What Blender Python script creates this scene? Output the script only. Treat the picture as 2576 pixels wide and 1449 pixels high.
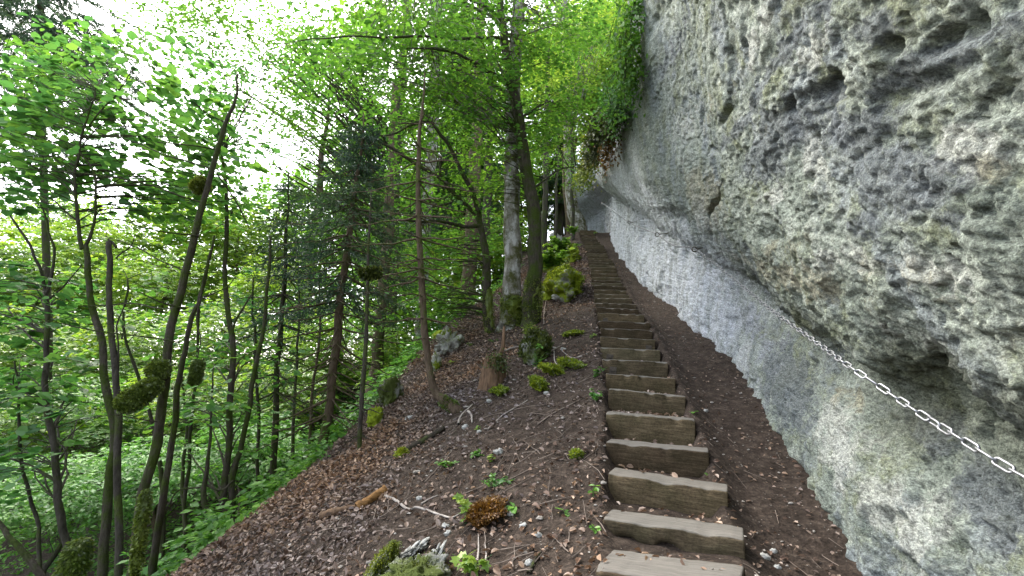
import bpy, math, random
import numpy as np
from mathutils import Vector

for o in list(bpy.data.objects):
    bpy.data.objects.remove(o, do_unlink=True)
SC = bpy.context.scene
COL = SC.collection
R = math.radians

# ------------------------------------------------------------------ camera
EYE = 1.65
PITCH = 11.31
HFOV = 97.0
cam_d = bpy.data.cameras.new("camera")
cam = bpy.data.objects.new("camera", cam_d)
COL.objects.link(cam)
cam.location = (0, 0, EYE)
cam.rotation_euler = (R(90 + PITCH), 0, 0)
cam_d.sensor_fit = 'HORIZONTAL'
cam_d.angle = R(HFOV)
cam_d.clip_start = 0.05
cam_d.clip_end = 600
SC.camera = cam

# ------------------------------------------------------------------ light
SUN_EL, SUN_AZ = 50, -42          # azimuth from +Y, negative = towards -X
w = bpy.data.worlds.new("World")
SC.world = w
w.use_nodes = True
nt = w.node_tree
nt.nodes.clear()
wo = nt.nodes.new('ShaderNodeOutputWorld')
bg = nt.nodes.new('ShaderNodeBackground')
sky = nt.nodes.new('ShaderNodeTexSky')
sky.sky_type = 'NISHITA'
sky.sun_disc = False
sky.sun_elevation = R(SUN_EL)
sky.sun_rotation = R(SUN_AZ)
sky.air_density = 1.0
sky.dust_density = 3.0
sky.ozone_density = 1.0
hs = nt.nodes.new('ShaderNodeHueSaturation')
hs.inputs['Saturation'].default_value = 0.45
nt.links.new(sky.outputs[0], hs.inputs['Color'])
nt.links.new(hs.outputs[0], bg.inputs[0])
bg.inputs[1].default_value = 0.15
nt.links.new(bg.outputs[0], wo.inputs[0])

sd = bpy.data.lights.new("sun", 'SUN')
sd.energy = 1.5
sd.angle = R(30)
sd.color = (1.0, 0.95, 0.86)
so = bpy.data.objects.new("sun", sd)
COL.objects.link(so)
az, el = R(SUN_AZ), R(SUN_EL)
to_sun = Vector((math.sin(az) * math.cos(el), math.cos(az) * math.cos(el), math.sin(el)))
so.rotation_euler = to_sun.to_track_quat('Z', 'Y').to_euler()

SC.view_settings.view_transform = 'Standard'
SC.view_settings.look = 'None'
SC.view_settings.exposure = 2.45
SC.view_settings.gamma = 1.0
SC.view_settings.use_curve_mapping = False
SC.cycles.use_denoising = True
SC.cycles.max_bounces = 6
SC.cycles.diffuse_bounces = 4
SC.cycles.transmission_bounces = 4
SC.cycles.caustics_reflective = False
SC.cycles.caustics_refractive = False

# ------------------------------------------------------------------ helpers
rng = np.random.default_rng(7)
F = 1288 / math.tan(R(HFOV / 2))
SP, CP = math.sin(R(PITCH)), math.cos(R(PITCH))


def ray(px, py):
    """sight line through a point measured on the photo (2576 px wide): x and z per metre of y"""
    u, v = (px - 1288) / F, (724.5 - py) / F
    y = CP - v * SP
    return u / y, (SP + v * CP) / y


def at(px, py, Y):
    a, b = ray(px, py)
    return np.array([a * Y, Y, EYE + b * Y])


def hash3(ix, iy, iz, seed):
    h = (ix.astype(np.uint32) * np.uint32(374761393) + iy.astype(np.uint32) * np.uint32(668265263)
         + iz.astype(np.uint32) * np.uint32(2147483647) + np.uint32(seed * 974634 + 1013))
    h = (h ^ (h >> np.uint32(13))) * np.uint32(1274126177)
    h = h ^ (h >> np.uint32(16))
    return h.astype(np.float64) / 4294967295.0


def vn(x, y, z, seed=0):
    """smooth value noise in -1..1"""
    x, y, z = np.broadcast_arrays(np.asarray(x, float), np.asarray(y, float), np.asarray(z, float))
    fx, fy, fz = np.floor(x), np.floor(y), np.floor(z)
    ix, iy, iz = fx.astype(np.int64), fy.astype(np.int64), fz.astype(np.int64)
    tx, ty, tz = x - fx, y - fy, z - fz
    tx = tx * tx * tx * (tx * (tx * 6 - 15) + 10)
    ty = ty * ty * ty * (ty * (ty * 6 - 15) + 10)
    tz = tz * tz * tz * (tz * (tz * 6 - 15) + 10)
    out = 0
    for dx in (0, 1):
        wx = tx if dx else 1 - tx
        for dy in (0, 1):
            wy = ty if dy else 1 - ty
            for dz in (0, 1):
                wz = tz if dz else 1 - tz
                out = out + wx * wy * wz * hash3(ix + dx, iy + dy, iz + dz, seed)
    return out * 2 - 1


def fbm(x, y, z, octaves=4, seed=0, gain=0.5):
    a, s, n = 1.0, 0.0, 0.0
    f = 1.0
    for i in range(octaves):
        s = s + a * vn(x * f + i * 7.3, y * f - i * 3.1, z * f + i * 5.7, seed + i)
        n += a
        a *= gain
        f *= 2.03
    return s / n


def facets(x, y, z, seed=0):
    """broken-stone relief: every cell is a little tilted chip; about -1..1"""
    fx, fy, fz = np.floor(x).astype(np.int64), np.floor(y).astype(np.int64), np.floor(z).astype(np.int64)
    best = np.full(x.shape, 9.0)
    val = np.zeros(x.shape)
    for dx in (-1, 0, 1):
        for dy in (-1, 0, 1):
            for dz in (-1, 0, 1):
                cx, cy, cz = fx + dx, fy + dy, fz + dz
                h1, h2, h3 = hash3(cx, cy, cz, seed), hash3(cx, cy, cz, seed + 1), hash3(cx, cy, cz, seed + 2)
                ox, oy, oz = x - (cx + 0.1 + 0.8 * h1), y - (cy + 0.1 + 0.8 * h2), z - (cz + 0.1 + 0.8 * h3)
                dd = ox * ox + oy * oy + oz * oz
                k1, k2, k3 = (h1 * 7.13) % 1 - 0.5, (h2 * 5.71) % 1 - 0.5, (h3 * 9.37) % 1 - 0.5
                v = 1.3 * ((h1 * 13.7 + h2 * 3.1) % 1 - 0.5) + 2.2 * (k1 * ox + k2 * oy + k3 * oz)
                m = dd < best
                best = np.where(m, dd, best)
                val = np.where(m, v, val)
    return val


def smooth(a, b, x):
    t = np.clip((x - a) / (b - a), 0, 1)
    return t * t * (3 - 2 * t)


class MB:
    """collects vertices and faces and links them as one mesh object"""

    def __init__(self):
        self.v, self.f, self.n = [], {}, 0

    def add(self, verts, faces):
        verts = np.asarray(verts, float).reshape(-1, 3)
        faces = np.asarray(faces, int)
        self.v.append(verts)
        self.f.setdefault(faces.shape[1], []).append(faces + self.n)
        self.n += len(verts)

    def addm(self, verts, facelists):
        verts = np.asarray(verts, float).reshape(-1, 3)
        self.v.append(verts)
        for fl in facelists:
            fl = np.asarray(fl, int)
            self.f.setdefault(fl.shape[1], []).append(fl + self.n)
        self.n += len(verts)

    def build(self, name, mat, parent=None, shade=True, loc=None):
        me = bpy.data.meshes.new(name)
        V = np.concatenate(self.v)
        if loc is not None:
            V = V - np.asarray(loc)
        loops, starts, pos = [], [], 0
        for k, fl in self.f.items():
            A = np.concatenate(fl)
            loops.append(A.ravel())
            starts.append(pos + np.arange(len(A)) * k)
            pos += A.size
        loops = np.concatenate(loops).astype(np.int32)
        starts = np.concatenate(starts).astype(np.int32)
        me.vertices.add(len(V))
        me.vertices.foreach_set('co', V.astype(np.float32).ravel())
        me.loops.add(len(loops))
        me.loops.foreach_set('vertex_index', loops)
        me.polygons.add(len(starts))
        me.polygons.foreach_set('loop_start', starts)
        me.polygons.foreach_set('use_smooth', np.full(len(starts), shade))
        me.update(calc_edges=True)
        me.validate()
        me.materials.append(mat)
        o = bpy.data.objects.new(name, me)
        COL.objects.link(o)
        if parent is not None:
            o.parent = parent
            if loc is None:
                o.matrix_parent_inverse = parent.matrix_world.inverted() if False else o.matrix_parent_inverse
        if loc is not None and parent is None:
            o.location = loc
        return o


def tag(o, label=None, cat=None, group=None, kind=None):
    if label:
        o['label'] = label
    if cat:
        o['category'] = cat
    if group:
        o['group'] = group
    if kind:
        o['kind'] = kind
    return o


def empty(name, loc, label, cat, group=None):
    o = bpy.data.objects.new(name, None)
    COL.objects.link(o)
    o.location = [float(c) for c in loc]
    o.empty_display_size = 0.2
    return tag(o, label, cat, group)


def tube(mb, pts, rad, sides=7, rough=0.0, cap=True, seed=0):
    P = np.asarray(pts, float)
    rad = np.asarray(rad, float) * np.ones(len(P))
    T = np.gradient(P, axis=0)
    T /= np.linalg.norm(T, axis=1)[:, None] + 1e-9
    ref = np.array([0, 0, 1.0]) if abs(T[0][2]) < 0.9 else np.array([1.0, 0, 0])
    rings = []
    u = np.cross(T[0], ref)
    u /= np.linalg.norm(u)
    ang = np.arange(sides) / sides * 2 * math.pi
    for i in range(len(P)):
        u = u - T[i] * np.dot(u, T[i])
        u /= np.linalg.norm(u) + 1e-9
        v = np.cross(T[i], u)
        rings.append(P[i] + (np.cos(ang)[:, None] * u + np.sin(ang)[:, None] * v) * rad[i])
    V = np.array(rings)
    if rough:
        k = 2.2 / max(rad.max(), 1e-3)
        d = vn(V[..., 0] * k, V[..., 1] * k, V[..., 2] * k * 0.4, seed)
        d = d + 0.5 * vn(V[..., 0] * k * 2.3, V[..., 1] * k * 2.3, V[..., 2] * k * 0.9, seed + 3)
        V = V + (V - P[:, None, :]) * (d * rough)[..., None]
    n = len(P)
    i = np.arange(n - 1)[:, None] * sides
    j = np.arange(sides)[None, :]
    j2 = (j + 1) % sides
    q = np.stack([i + j, i + j2, i + sides + j2, i + sides + j], -1).reshape(-1, 4)
    fl = [q]
    V = V.reshape(-1, 3)
    if cap:
        V = np.vstack([V, P[-1] + T[-1] * rad[-1] * 0.4])
        top = (n - 1) * sides
        fl.append(np.stack([top + j[0], top + j2[0], np.full(sides, len(V) - 1)], -1))
    mb.addm(V, fl)


def resample(pts, n, wob=0.0, seed=0):
    """smooth curve (Catmull-Rom) through points, n samples; last columns may be radii"""
    P = np.asarray(pts, float)
    if len(P) == 2:
        P = np.vstack([P[0], (P[0] + P[1]) / 2, P[1]])
    Q = np.vstack([2 * P[0] - P[1], P, 2 * P[-1] - P[-2]])
    t = np.linspace(0, len(P) - 1 - 1e-6, n)
    k = t.astype(int)
    u = (t - k)[:, None]
    a, b, c, d = Q[k], Q[k + 1], Q[k + 2], Q[k + 3]
    out = 0.5 * (2 * b + (c - a) * u + (2 * a - 5 * b + 4 * c - d) * u ** 2 + (3 * b - a - 3 * c + d) * u ** 3)
    if wob:
        L = np.linalg.norm(np.diff(P[:, :3], axis=0), axis=1).sum()
        s = np.linspace(0, L, n)
        for ax in range(3):
            out[:, ax] += wob * (vn(s * 2.2 + seed * 3.7, s * 0 + ax * 9.1, s * 0 + seed, seed) +
                                 0.4 * vn(s * 6 + seed * 1.7, s * 0 + ax * 5.1, s * 0, seed + 1))
    return out


# leaves: a folded blade of six points (near) or four (far)
LEAF6 = np.array([[0, 0, 0], [0.28, 0.27, 0.05], [0.68, 0.27, 0.05], [1, 0, -0.06], [0.68, -0.27, 0.05], [0.28, -0.27, 0.05]])
LEAF6_F = np.array([[0, 5, 4, 3], [0, 3, 2, 1]])
ROUND6 = np.array([[0, 0, 0], [0.2, 0.4, 0.06], [0.72, 0.36, 0.05], [1, 0, -0.06], [0.72, -0.36, 0.05], [0.2, -0.4, 0.06]])
LEAF4 = np.array([[0, 0, 0], [0.5, 0.3, 0.04], [1, 0, -0.04], [0.5, -0.3, 0.04]])
LEAF4_F = np.array([[0, 3, 2, 1]])
NEEDLE = np.array([[0, 0.0, 0], [0.35, 0.09, 0.0], [1, 0, -0.02], [0.35, -0.09, 0.0]])


def unit(a):
    return a / (np.linalg.norm(a, axis=-1, keepdims=True) + 1e-9)


def leaves(mb, pos, dirs, nrm, size, shape=LEAF6, faces=LEAF6_F):
    n = len(pos)
    d = unit(dirs)
    nn = nrm - d * (nrm * d).sum(-1, keepdims=True)
    nn = unit(nn)
    s = np.cross(nn, d)
    L = np.asarray(size, float) * np.ones(n)
    V = pos[:, None, :] + L[:, None, None] * (shape[None, :, 0:1] * d[:, None, :] + shape[None, :, 1:2] * s[:, None, :]
                                             + shape[None, :, 2:3] * nn[:, None, :])
    k = len(shape)
    Fc = (faces[None] + (np.arange(n) * k)[:, None, None]).reshape(-1, faces.shape[1])
    mb.add(V.reshape(-1, 3), Fc)


def sprays(mb, centers, outdir, L, nleaf, size, shape=LEAF6, faces=LEAF6_F, droop=0.15, tiltj=0.16, nj=0.32, twig=None, rg=None):
    """flat leafy twigs: leaves set alternately along a twig that starts at each centre"""
    rg = rg or rng
    N = len(centers)
    if N == 0:
        return
    az = np.arctan2(outdir[:, 1], outdir[:, 0]) + rg.normal(0, 0.7, N)
    Ls = L * rg.uniform(0.6, 1.3, N)
    tilt = rg.normal(0.0, tiltj, N)
    a = np.stack([np.cos(az) * np.cos(tilt), np.sin(az) * np.cos(tilt), np.sin(tilt)], -1)
    roll = rg.normal(0, tiltj * 1.2, N)
    up = np.array([0, 0, 1.0])
    b = unit(np.cross(np.broadcast_to(up, a.shape), a))
    c = np.cross(a, b)
    b2 = b * np.cos(roll)[:, None] + c * np.sin(roll)[:, None]
    c2 = np.cross(a, b2)
    t = rg.uniform(0.02, 1, (N, nleaf))
    side = np.where(rg.random((N, nleaf)) < 0.5, -1.0, 1.0)
    wdt = rg.random((N, nleaf)) * 0.55 * (1.05 - 0.75 * t)
    dz = -droop * t ** 2 + rg.normal(0, 0.03, (N, nleaf))
    pos = centers[:, None, :] + Ls[:, None, None] * (t[..., None] * a[:, None, :] + (side * wdt)[..., None] * b2[:, None, :]
                                                    + dz[..., None] * c2[:, None, :])
    ang = rg.normal(0.85, 0.35, (N, nleaf))
    d = np.cos(ang)[..., None] * a[:, None, :] + (np.sin(ang) * side)[..., None] * b2[:, None, :]
    d = d + np.array([0, 0, -1.0]) * rg.uniform(0.0, 0.45, (N, nleaf))[..., None]
    nrm = c2[:, None, :] + rg.normal(0, nj, (N, nleaf, 3))
    sz = size * rg.uniform(0.45, 1.35, (N, nleaf))
    leaves(mb, pos.reshape(-1, 3), d.reshape(-1, 3), nrm.reshape(-1, 3), sz.ravel(), shape, faces)
    if twig is not None:
        for i in range(N):
            tt = np.linspace(0, 0.95, 4)
            p = centers[i] + Ls[i] * (tt[:, None] * a[i] - (droop * tt ** 2)[:, None] * c2[i])
            tube(twig, p, np.linspace(0.004, 0.0015, 4) * (0.6 + L), 3, cap=False)


# ------------------------------------------------------------------ materials
def new_mat(name):
    m = bpy.data.materials.new(name)
    m.use_nodes = True
    m.node_tree.nodes.clear()
    return m, m.node_tree


def N(t, kind, **kw):
    n = t.nodes.new(kind)
    for k, v in kw.items():
        if k in n.inputs.keys():
            n.inputs[k].default_value = v
        else:
            setattr(n, k, v)
    return n


def ramp(t, src, stops, interp='LINEAR'):
    r = t.nodes.new('ShaderNodeValToRGB')
    r.color_ramp.interpolation = interp
    el = r.color_ramp.elements
    while len(el) < len(stops):
        el.new(0.5)
    for e, (p, c) in zip(el, stops):
        e.position = p
        e.color = (*c, 1) if len(c) == 3 else c
    t.links.new(src, r.inputs[0])
    return r.outputs[0]


def mix(t, fac, a, b, mode='MIX'):
    m = t.nodes.new('ShaderNodeMix')
    m.data_type = 'RGBA'
    m.blend_type = mode
    for sock, val in ((m.inputs[0], fac), (m.inputs[6], a), (m.inputs[7], b)):
        if hasattr(val, 'is_output'):
            t.links.new(val, sock)
        elif isinstance(val, (int, float)):
            sock.default_value = val
        else:
            sock.default_value = (*val, 1)
    return m.outputs[2]


def noise(t, vec, scale, detail=6, rough=0.6, dist=0.0):
    n = N(t, 'ShaderNodeTexNoise', Scale=scale, Detail=detail, Roughness=rough, Distortion=dist)
    if vec is not None:
        t.links.new(vec, n.inputs['Vector'])
    return n.outputs['Fac']


def mapping(t, vec, scale=(1, 1, 1), rot=(0, 0, 0)):
    m = t.nodes.new('ShaderNodeMapping')
    m.inputs['Scale'].default_value = scale
    m.inputs['Rotation'].default_value = rot
    t.links.new(vec, m.inputs['Vector'])
    return m.outputs[0]


def math_n(t, op, a, b=0.0, clamp=False):
    m = t.nodes.new('ShaderNodeMath')
    m.operation = op
    m.use_clamp = clamp
    for s, v in ((m.inputs[0], a), (m.inputs[1], b)):
        if hasattr(v, 'is_output'):
            t.links.new(v, s)
        else:
            s.default_value = v
    return m.outputs[0]


def finish(t, color, rough=0.85, bump=None, strength=0.5, dist=0.02, metallic=0.0, spec=0.3):
    out = t.nodes.new('ShaderNodeOutputMaterial')
    b = t.nodes.new('ShaderNodeBsdfPrincipled')
    if hasattr(color, 'is_output'):
        t.links.new(color, b.inputs['Base Color'])
    else:
        b.inputs['Base Color'].default_value = (*color, 1)
    if hasattr(rough, 'is_output'):
        t.links.new(rough, b.inputs['Roughness'])
    else:
        b.inputs['Roughness'].default_value = rough
    b.inputs['Metallic'].default_value = metallic
    b.inputs['Specular IOR Level'].default_value = spec
    if bump is not None:
        bn = t.nodes.new('ShaderNodeBump')
        bn.inputs['Strength'].default_value = strength
        bn.inputs['Distance'].default_value = dist
        t.links.new(bump, bn.inputs['Height'])
        t.links.new(bn.outputs[0], b.inputs['Normal'])
    t.links.new(b.outputs[0], out.inputs[0])


def leaf_mat(name, dark, mid, light, trans=0.5):
    m, t = new_mat(name)
    g = t.nodes.new('ShaderNodeNewGeometry')
    col = ramp(t, g.outputs['Random Per Island'], [(0.0, dark), (0.5, mid), (1.0, light)])
    dr = noise(t, g.outputs['Position'], 0.55, 3, 0.6)
    col = mix(t, 1.0, col, ramp(t, dr, [(0.35, (0.72, 0.8, 1.0)), (0.5, (1, 1, 1)), (0.65, (1.35, 1.15, 0.9))]), 'MULTIPLY')
    d = t.nodes.new('ShaderNodeBsdfDiffuse')
    tr = t.nodes.new('ShaderNodeBsdfTranslucent')
    gl = N(t, 'ShaderNodeBsdfGlossy', Roughness=0.45)
    t.links.new(col, d.inputs[0])
    tc = mix(t, 1.0, col, (1.25, 1.15, 0.9), 'MULTIPLY')
    t.links.new(tc, tr.inputs[0])
    m1 = N(t, 'ShaderNodeMixShader')
    m1.inputs[0].default_value = trans
    t.links.new(d.outputs[0], m1.inputs[1])
    t.links.new(tr.outputs[0], m1.inputs[2])
    m2 = N(t, 'ShaderNodeMixShader')
    m2.inputs[0].default_value = 0.05
    t.links.new(m1.outputs[0], m2.inputs[1])
    t.links.new(gl.outputs[0], m2.inputs[2])
    out = t.nodes.new('ShaderNodeOutputMaterial')
    t.links.new(m2.outputs[0], out.inputs[0])
    return m


def obj_vec(t):
    return t.nodes.new('ShaderNodeTexCoord').outputs['Object']


def geo_pos(t):
    return t.nodes.new('ShaderNodeNewGeometry').outputs['Position']


def bark_mat(name, c1, c2, moss=(0.07, 0.11, 0.015), moss_amt=0.4, moss_low=None, pale=None):
    m, t = new_mat(name)
    p = geo_pos(t)
    v = mapping(t, p, (9, 9, 2.2))
    n1 = noise(t, v, 3.0, 8, 0.65)
    col = ramp(t, n1, [(0.3, c1), (0.7, c2)])
    if pale:
        n3 = noise(t, mapping(t, p, (5, 5, 2.5)), 1.6, 5, 0.6)
        f3 = ramp(t, n3, [(0.48, (0, 0, 0)), (0.6, (1, 1, 1))])
        col = mix(t, f3, col, pale)
    n2 = noise(t, p, 4.5, 7, 0.7)
    f = ramp(t, n2, [(max(0.0, 0.62 - moss_amt * 0.4), (0, 0, 0)), (0.72 - moss_amt * 0.3, (1, 1, 1))])
    n4 = noise(t, p, 40, 3, 0.6)
    mc = mix(t, n4, tuple(c * 0.5 for c in moss), tuple(c * 1.5 for c in moss))
    col = mix(t, f, col, mc)
    bmp = math_n(t, 'ADD', n1, math_n(t, 'MULTIPLY', noise(t, p, 60, 4, 0.7), 0.6))
    finish(t, col, 0.9, bmp, 1.0, 0.025, spec=0.15)
    return m


M = {}
M['leaf_beech'] = leaf_mat('beech leaf', (0.055, 0.155, 0.02), (0.1, 0.265, 0.03), (0.165, 0.36, 0.045), 0.52)
M['leaf_sunny'] = leaf_mat('fresh sunlit leaf', (0.1, 0.215, 0.026), (0.165, 0.325, 0.038), (0.28, 0.42, 0.06), 0.55)  # fresh green, with sunlight on the far crowns put into the colour
M['leaf_hazel'] = leaf_mat('hazel leaf', (0.05, 0.16, 0.042), (0.085, 0.245, 0.054), (0.15, 0.345, 0.06), 0.55)
M['leaf_under'] = leaf_mat('undergrowth leaf', (0.065, 0.19, 0.035), (0.115, 0.31, 0.05), (0.18, 0.41, 0.06), 0.45)
M['needle'] = leaf_mat('spruce needle', (0.02, 0.05, 0.024), (0.036, 0.08, 0.036), (0.06, 0.12, 0.048), 0.35)
M['needle_green'] = leaf_mat('fir needle', (0.02, 0.06, 0.022), (0.035, 0.095, 0.03), (0.06, 0.14, 0.04), 0.3)
M['moss_leaf'] = leaf_mat('moss', (0.08, 0.12, 0.012), (0.17, 0.24, 0.02), (0.3, 0.38, 0.03), 0.35)
M['moss_bag'] = leaf_mat('shaggy moss', (0.05, 0.075, 0.012), (0.1, 0.15, 0.022), (0.18, 0.25, 0.035), 0.35)
M['moss_dark'] = leaf_mat('dark moss', (0.025, 0.04, 0.008), (0.05, 0.075, 0.012), (0.09, 0.12, 0.02), 0.25)
M['moss_rust'] = leaf_mat('rust moss', (0.07, 0.035, 0.008), (0.13, 0.065, 0.013), (0.2, 0.12, 0.02), 0.2)
M['litter'] = leaf_mat('dead leaf', (0.06, 0.037, 0.028), (0.145, 0.1, 0.079), (0.36, 0.285, 0.24), 0.15)
M['bark_pale'] = bark_mat('pale beech bark', (0.15, 0.14, 0.12), (0.3, 0.285, 0.25), moss=(0.08, 0.085, 0.03), moss_amt=0.45, pale=(0.46, 0.46, 0.45))
M['bark_moss'] = bark_mat('mossy bark', (0.028, 0.023, 0.018), (0.095, 0.082, 0.064), moss=(0.045, 0.066, 0.012), moss_amt=0.45)
M['bark_grey'] = bark_mat('grey bark', (0.032, 0.028, 0.023), (0.09, 0.08, 0.066), moss=(0.06, 0.08, 0.02), moss_amt=0.35)
M['bark_dark'] = bark_mat('dark bark', (0.03, 0.026, 0.02), (0.075, 0.062, 0.048), moss=(0.05, 0.065, 0.018), moss_amt=0.45)
M['bark_brown'] = bark_mat('brown bark', (0.07, 0.05, 0.035), (0.16, 0.12, 0.085), moss=(0.07, 0.09, 0.02), moss_amt=0.3)


def make_rock_mat():
    m, t = new_mat('limestone')
    p = geo_pos(t)

    def attr(nm):
        q = t.nodes.new('ShaderNodeAttribute')
        q.attribute_name = nm
        return q.outputs['Fac']

    def cut(f, lo, hi_):
        return ramp(t, f, [(lo, (0, 0, 0)), (hi_, (1, 1, 1))])

    def mul(a_, b_):
        return math_n(t, 'MULTIPLY', a_, b_)

    mid = noise(t, p, 3.2, 8, 0.7)
    fine = noise(t, p, 22, 8, 0.75)
    flake = noise(t, mapping(t, p, (1, 1, 1.5), (0.5, 0.0, 0.0)), 48, 6, 0.75)
    grit = noise(t, p, 130, 4, 0.8)
    edge = noise(t, p, 4.5, 9, 0.75)
    base = ramp(t, mid, [(0.3, (0.13, 0.155, 0.132)), (0.5, (0.25, 0.283, 0.247)), (0.7, (0.40, 0.43, 0.38))])
    blue = noise(t, mapping(t, p, (1.0, 1.0, 0.8)), 1.5, 8, 0.7)
    base = mix(t, mul(cut(blue, 0.5, 0.58), 0.7), base, mix(t, fine, (0.12, 0.14, 0.155), (0.31, 0.345, 0.37)))
    alg = noise(t, mapping(t, p, (1.1, 1.1, 1.1), (0.4, 0.2, 0.9)), 2.3, 9, 0.74)
    base = mix(t, mul(cut(alg, 0.51, 0.62), 0.6), base, mix(t, fine, (0.075, 0.09, 0.035), (0.25, 0.27, 0.13)))
    # pale bare stone, tan stone, dark crusts: patches with ragged edges
    e2 = math_n(t, 'MULTIPLY', math_n(t, 'SUBTRACT', edge, 0.5), 2.6)
    fp = cut(math_n(t, 'ADD', attr('pale'), e2), 0.42, 0.62)
    base = mix(t, mul(fp, 0.75), base, mix(t, fine, (0.27, 0.285, 0.265), (0.56, 0.575, 0.53)))
    ft = cut(math_n(t, 'ADD', attr('tan'), e2), 0.4, 0.65)
    base = mix(t, mul(ft, 0.7), base, mix(t, fine, (0.15, 0.14, 0.085), (0.37, 0.345, 0.24)))
    fd = cut(math_n(t, 'ADD', attr('dark'), e2), 0.32, 0.52)
    base = mix(t, mul(fd, 0.75), base, mix(t, fine, (0.06, 0.07, 0.08), (0.19, 0.212, 0.235)))
    # small dark spots of lichen everywhere
    dk = noise(t, p, 9.0, 8, 0.75)
    base = mix(t, mul(cut(dk, 0.55, 0.66), 0.6), base, mix(t, fine, (0.035, 0.04, 0.03), (0.12, 0.13, 0.105)))
    # dark slimy algae and painted shade along the hollow under the overhang
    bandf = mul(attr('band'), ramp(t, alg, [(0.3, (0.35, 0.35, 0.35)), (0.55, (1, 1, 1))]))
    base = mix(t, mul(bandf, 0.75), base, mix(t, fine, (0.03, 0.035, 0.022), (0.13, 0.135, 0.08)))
    # the far lower slab is bare, with bluish-white sky light painted in, streaked by running water
    sx = t.nodes.new('ShaderNodeSeparateXYZ')
    t.links.new(p, sx.inputs[0])
    yy = ramp(t, math_n(t, 'ADD', math_n(t, 'MULTIPLY', sx.outputs['Y'], 0.05), math_n(t, 'MULTIPLY', edge, 0.2)),
              [(0.30, (0, 0, 0)), (0.40, (1, 1, 1))])
    drip = noise(t, mapping(t, p, (5, 5, 0.5)), 1.6, 6, 0.7)
    white = mix(t, fine, (0.36, 0.385, 0.44), (0.74, 0.77, 0.83))
    white = mix(t, mul(cut(drip, 0.47, 0.6), 0.65), white, mix(t, fine, (0.13, 0.15, 0.135), (0.36, 0.38, 0.35)))
    wf = mul(yy, math_n(t, 'ADD', mul(attr('slab'), 0.8), 0.12))
    base = mix(t, wf, base, white)
    base = mix(t, 1.0, base, ramp(t, grit, [(0.3, (0.35, 0.35, 0.35)), (0.5, (1, 1, 1)), (0.7, (1.65, 1.65, 1.6))]), 'MULTIPLY')
    base = mix(t, 0.9, base, ramp(t, flake, [(0.35, (0.38, 0.38, 0.36)), (0.5, (1, 1, 1)), (0.64, (1.55, 1.55, 1.5))]), 'MULTIPLY')
    bmp = math_n(t, 'ADD', fine, mul(grit, 0.35))
    bmp = math_n(t, 'ADD', bmp, mul(flake, 0.8))
    finish(t, base, 0.92, bmp, 1.0, 0.024, spec=0.2)
    return m


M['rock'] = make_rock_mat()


def make_stone_mat(name, moss_amt=0.5, pale=0.5, mb=1.0):
    m, t = new_mat(name)
    p = geo_pos(t)
    g = t.nodes.new('ShaderNodeNewGeometry')
    n1 = noise(t, p, 7, 7, 0.65)
    base = ramp(t, n1, [(0.3, (0.12 + 0.1 * pale, 0.12 + 0.1 * pale, 0.11 + 0.09 * pale)), (0.65, (0.2 + 0.42 * pale, 0.2 + 0.42 * pale, 0.19 + 0.4 * pale))])
    n2 = noise(t, p, 3.5, 7, 0.7)
    f = ramp(t, n2, [(0.75 - moss_amt * 0.5, (0, 0, 0)), (0.85 - moss_amt * 0.5, (1, 1, 1))])
    n3 = noise(t, p, 45, 4, 0.7)
    base = mix(t, f, base, mix(t, n3, (0.06 * mb, 0.085 * mb, 0.01), (0.24 * mb, 0.31 * mb, 0.03)))
    bmp = math_n(t, 'ADD', n1, math_n(t, 'MULTIPLY', n3, 0.6))
    finish(t, base, 0.95, bmp, 0.9, 0.02, spec=0.15)
    return m


M['stone_pale'] = make_stone_mat('pale stone', 0.1, 0.7)
M['stone_mossy'] = make_stone_mat('mossy stone', 0.75, 0.6, 1.35)
M['stone_damp'] = make_stone_mat('stone with dark moss', 0.7, 0.35, 0.42)
M['stone_mixed'] = make_stone_mat('stone with moss', 0.5, 0.9)


def make_soil_mat():
    m, t = new_mat('forest soil')
    p = geo_pos(t)
    a = noise(t, p, 1.2, 6, 0.6)
    b = noise(t, p, 14, 8, 0.7)
    c = noise(t, p, 60, 5, 0.7)
    col = ramp(t, b, [(0.3, (0.024, 0.018, 0.014)), (0.52, (0.06, 0.046, 0.037)), (0.72, (0.13, 0.104, 0.085))])
    sp = ramp(t, c, [(0.35, (0.5, 0.5, 0.5)), (0.6, (1.2, 1.15, 1.1))])
    col = mix(t, 1.0, col, sp, 'MULTIPLY')
    vo = N(t, 'ShaderNodeTexVoronoi', Scale=42.0)
    t.links.new(p, vo.inputs['Vector'])
    peb = ramp(t, vo.outputs['Distance'], [(0.12, (1, 1, 1)), (0.2, (0, 0, 0))])
    vc = N(t, 'ShaderNodeSeparateColor')
    t.links.new(vo.outputs['Color'], vc.inputs[0])
    pm = math_n(t, 'MULTIPLY', peb, ramp(t, vc.outputs[0], [(0.8, (0, 0, 0)), (0.84, (1, 1, 1))]))
    col = mix(t, pm, col, (0.3, 0.27, 0.24))
    bmp = math_n(t, 'ADD', b, math_n(t, 'ADD', math_n(t, 'MULTIPLY', c, 0.5), math_n(t, 'MULTIPLY', pm, 0.5)))
    finish(t, col, 0.95, bmp, 1.0, 0.03, spec=0.15)
    return m


M['soil'] = make_soil_mat()


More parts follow.
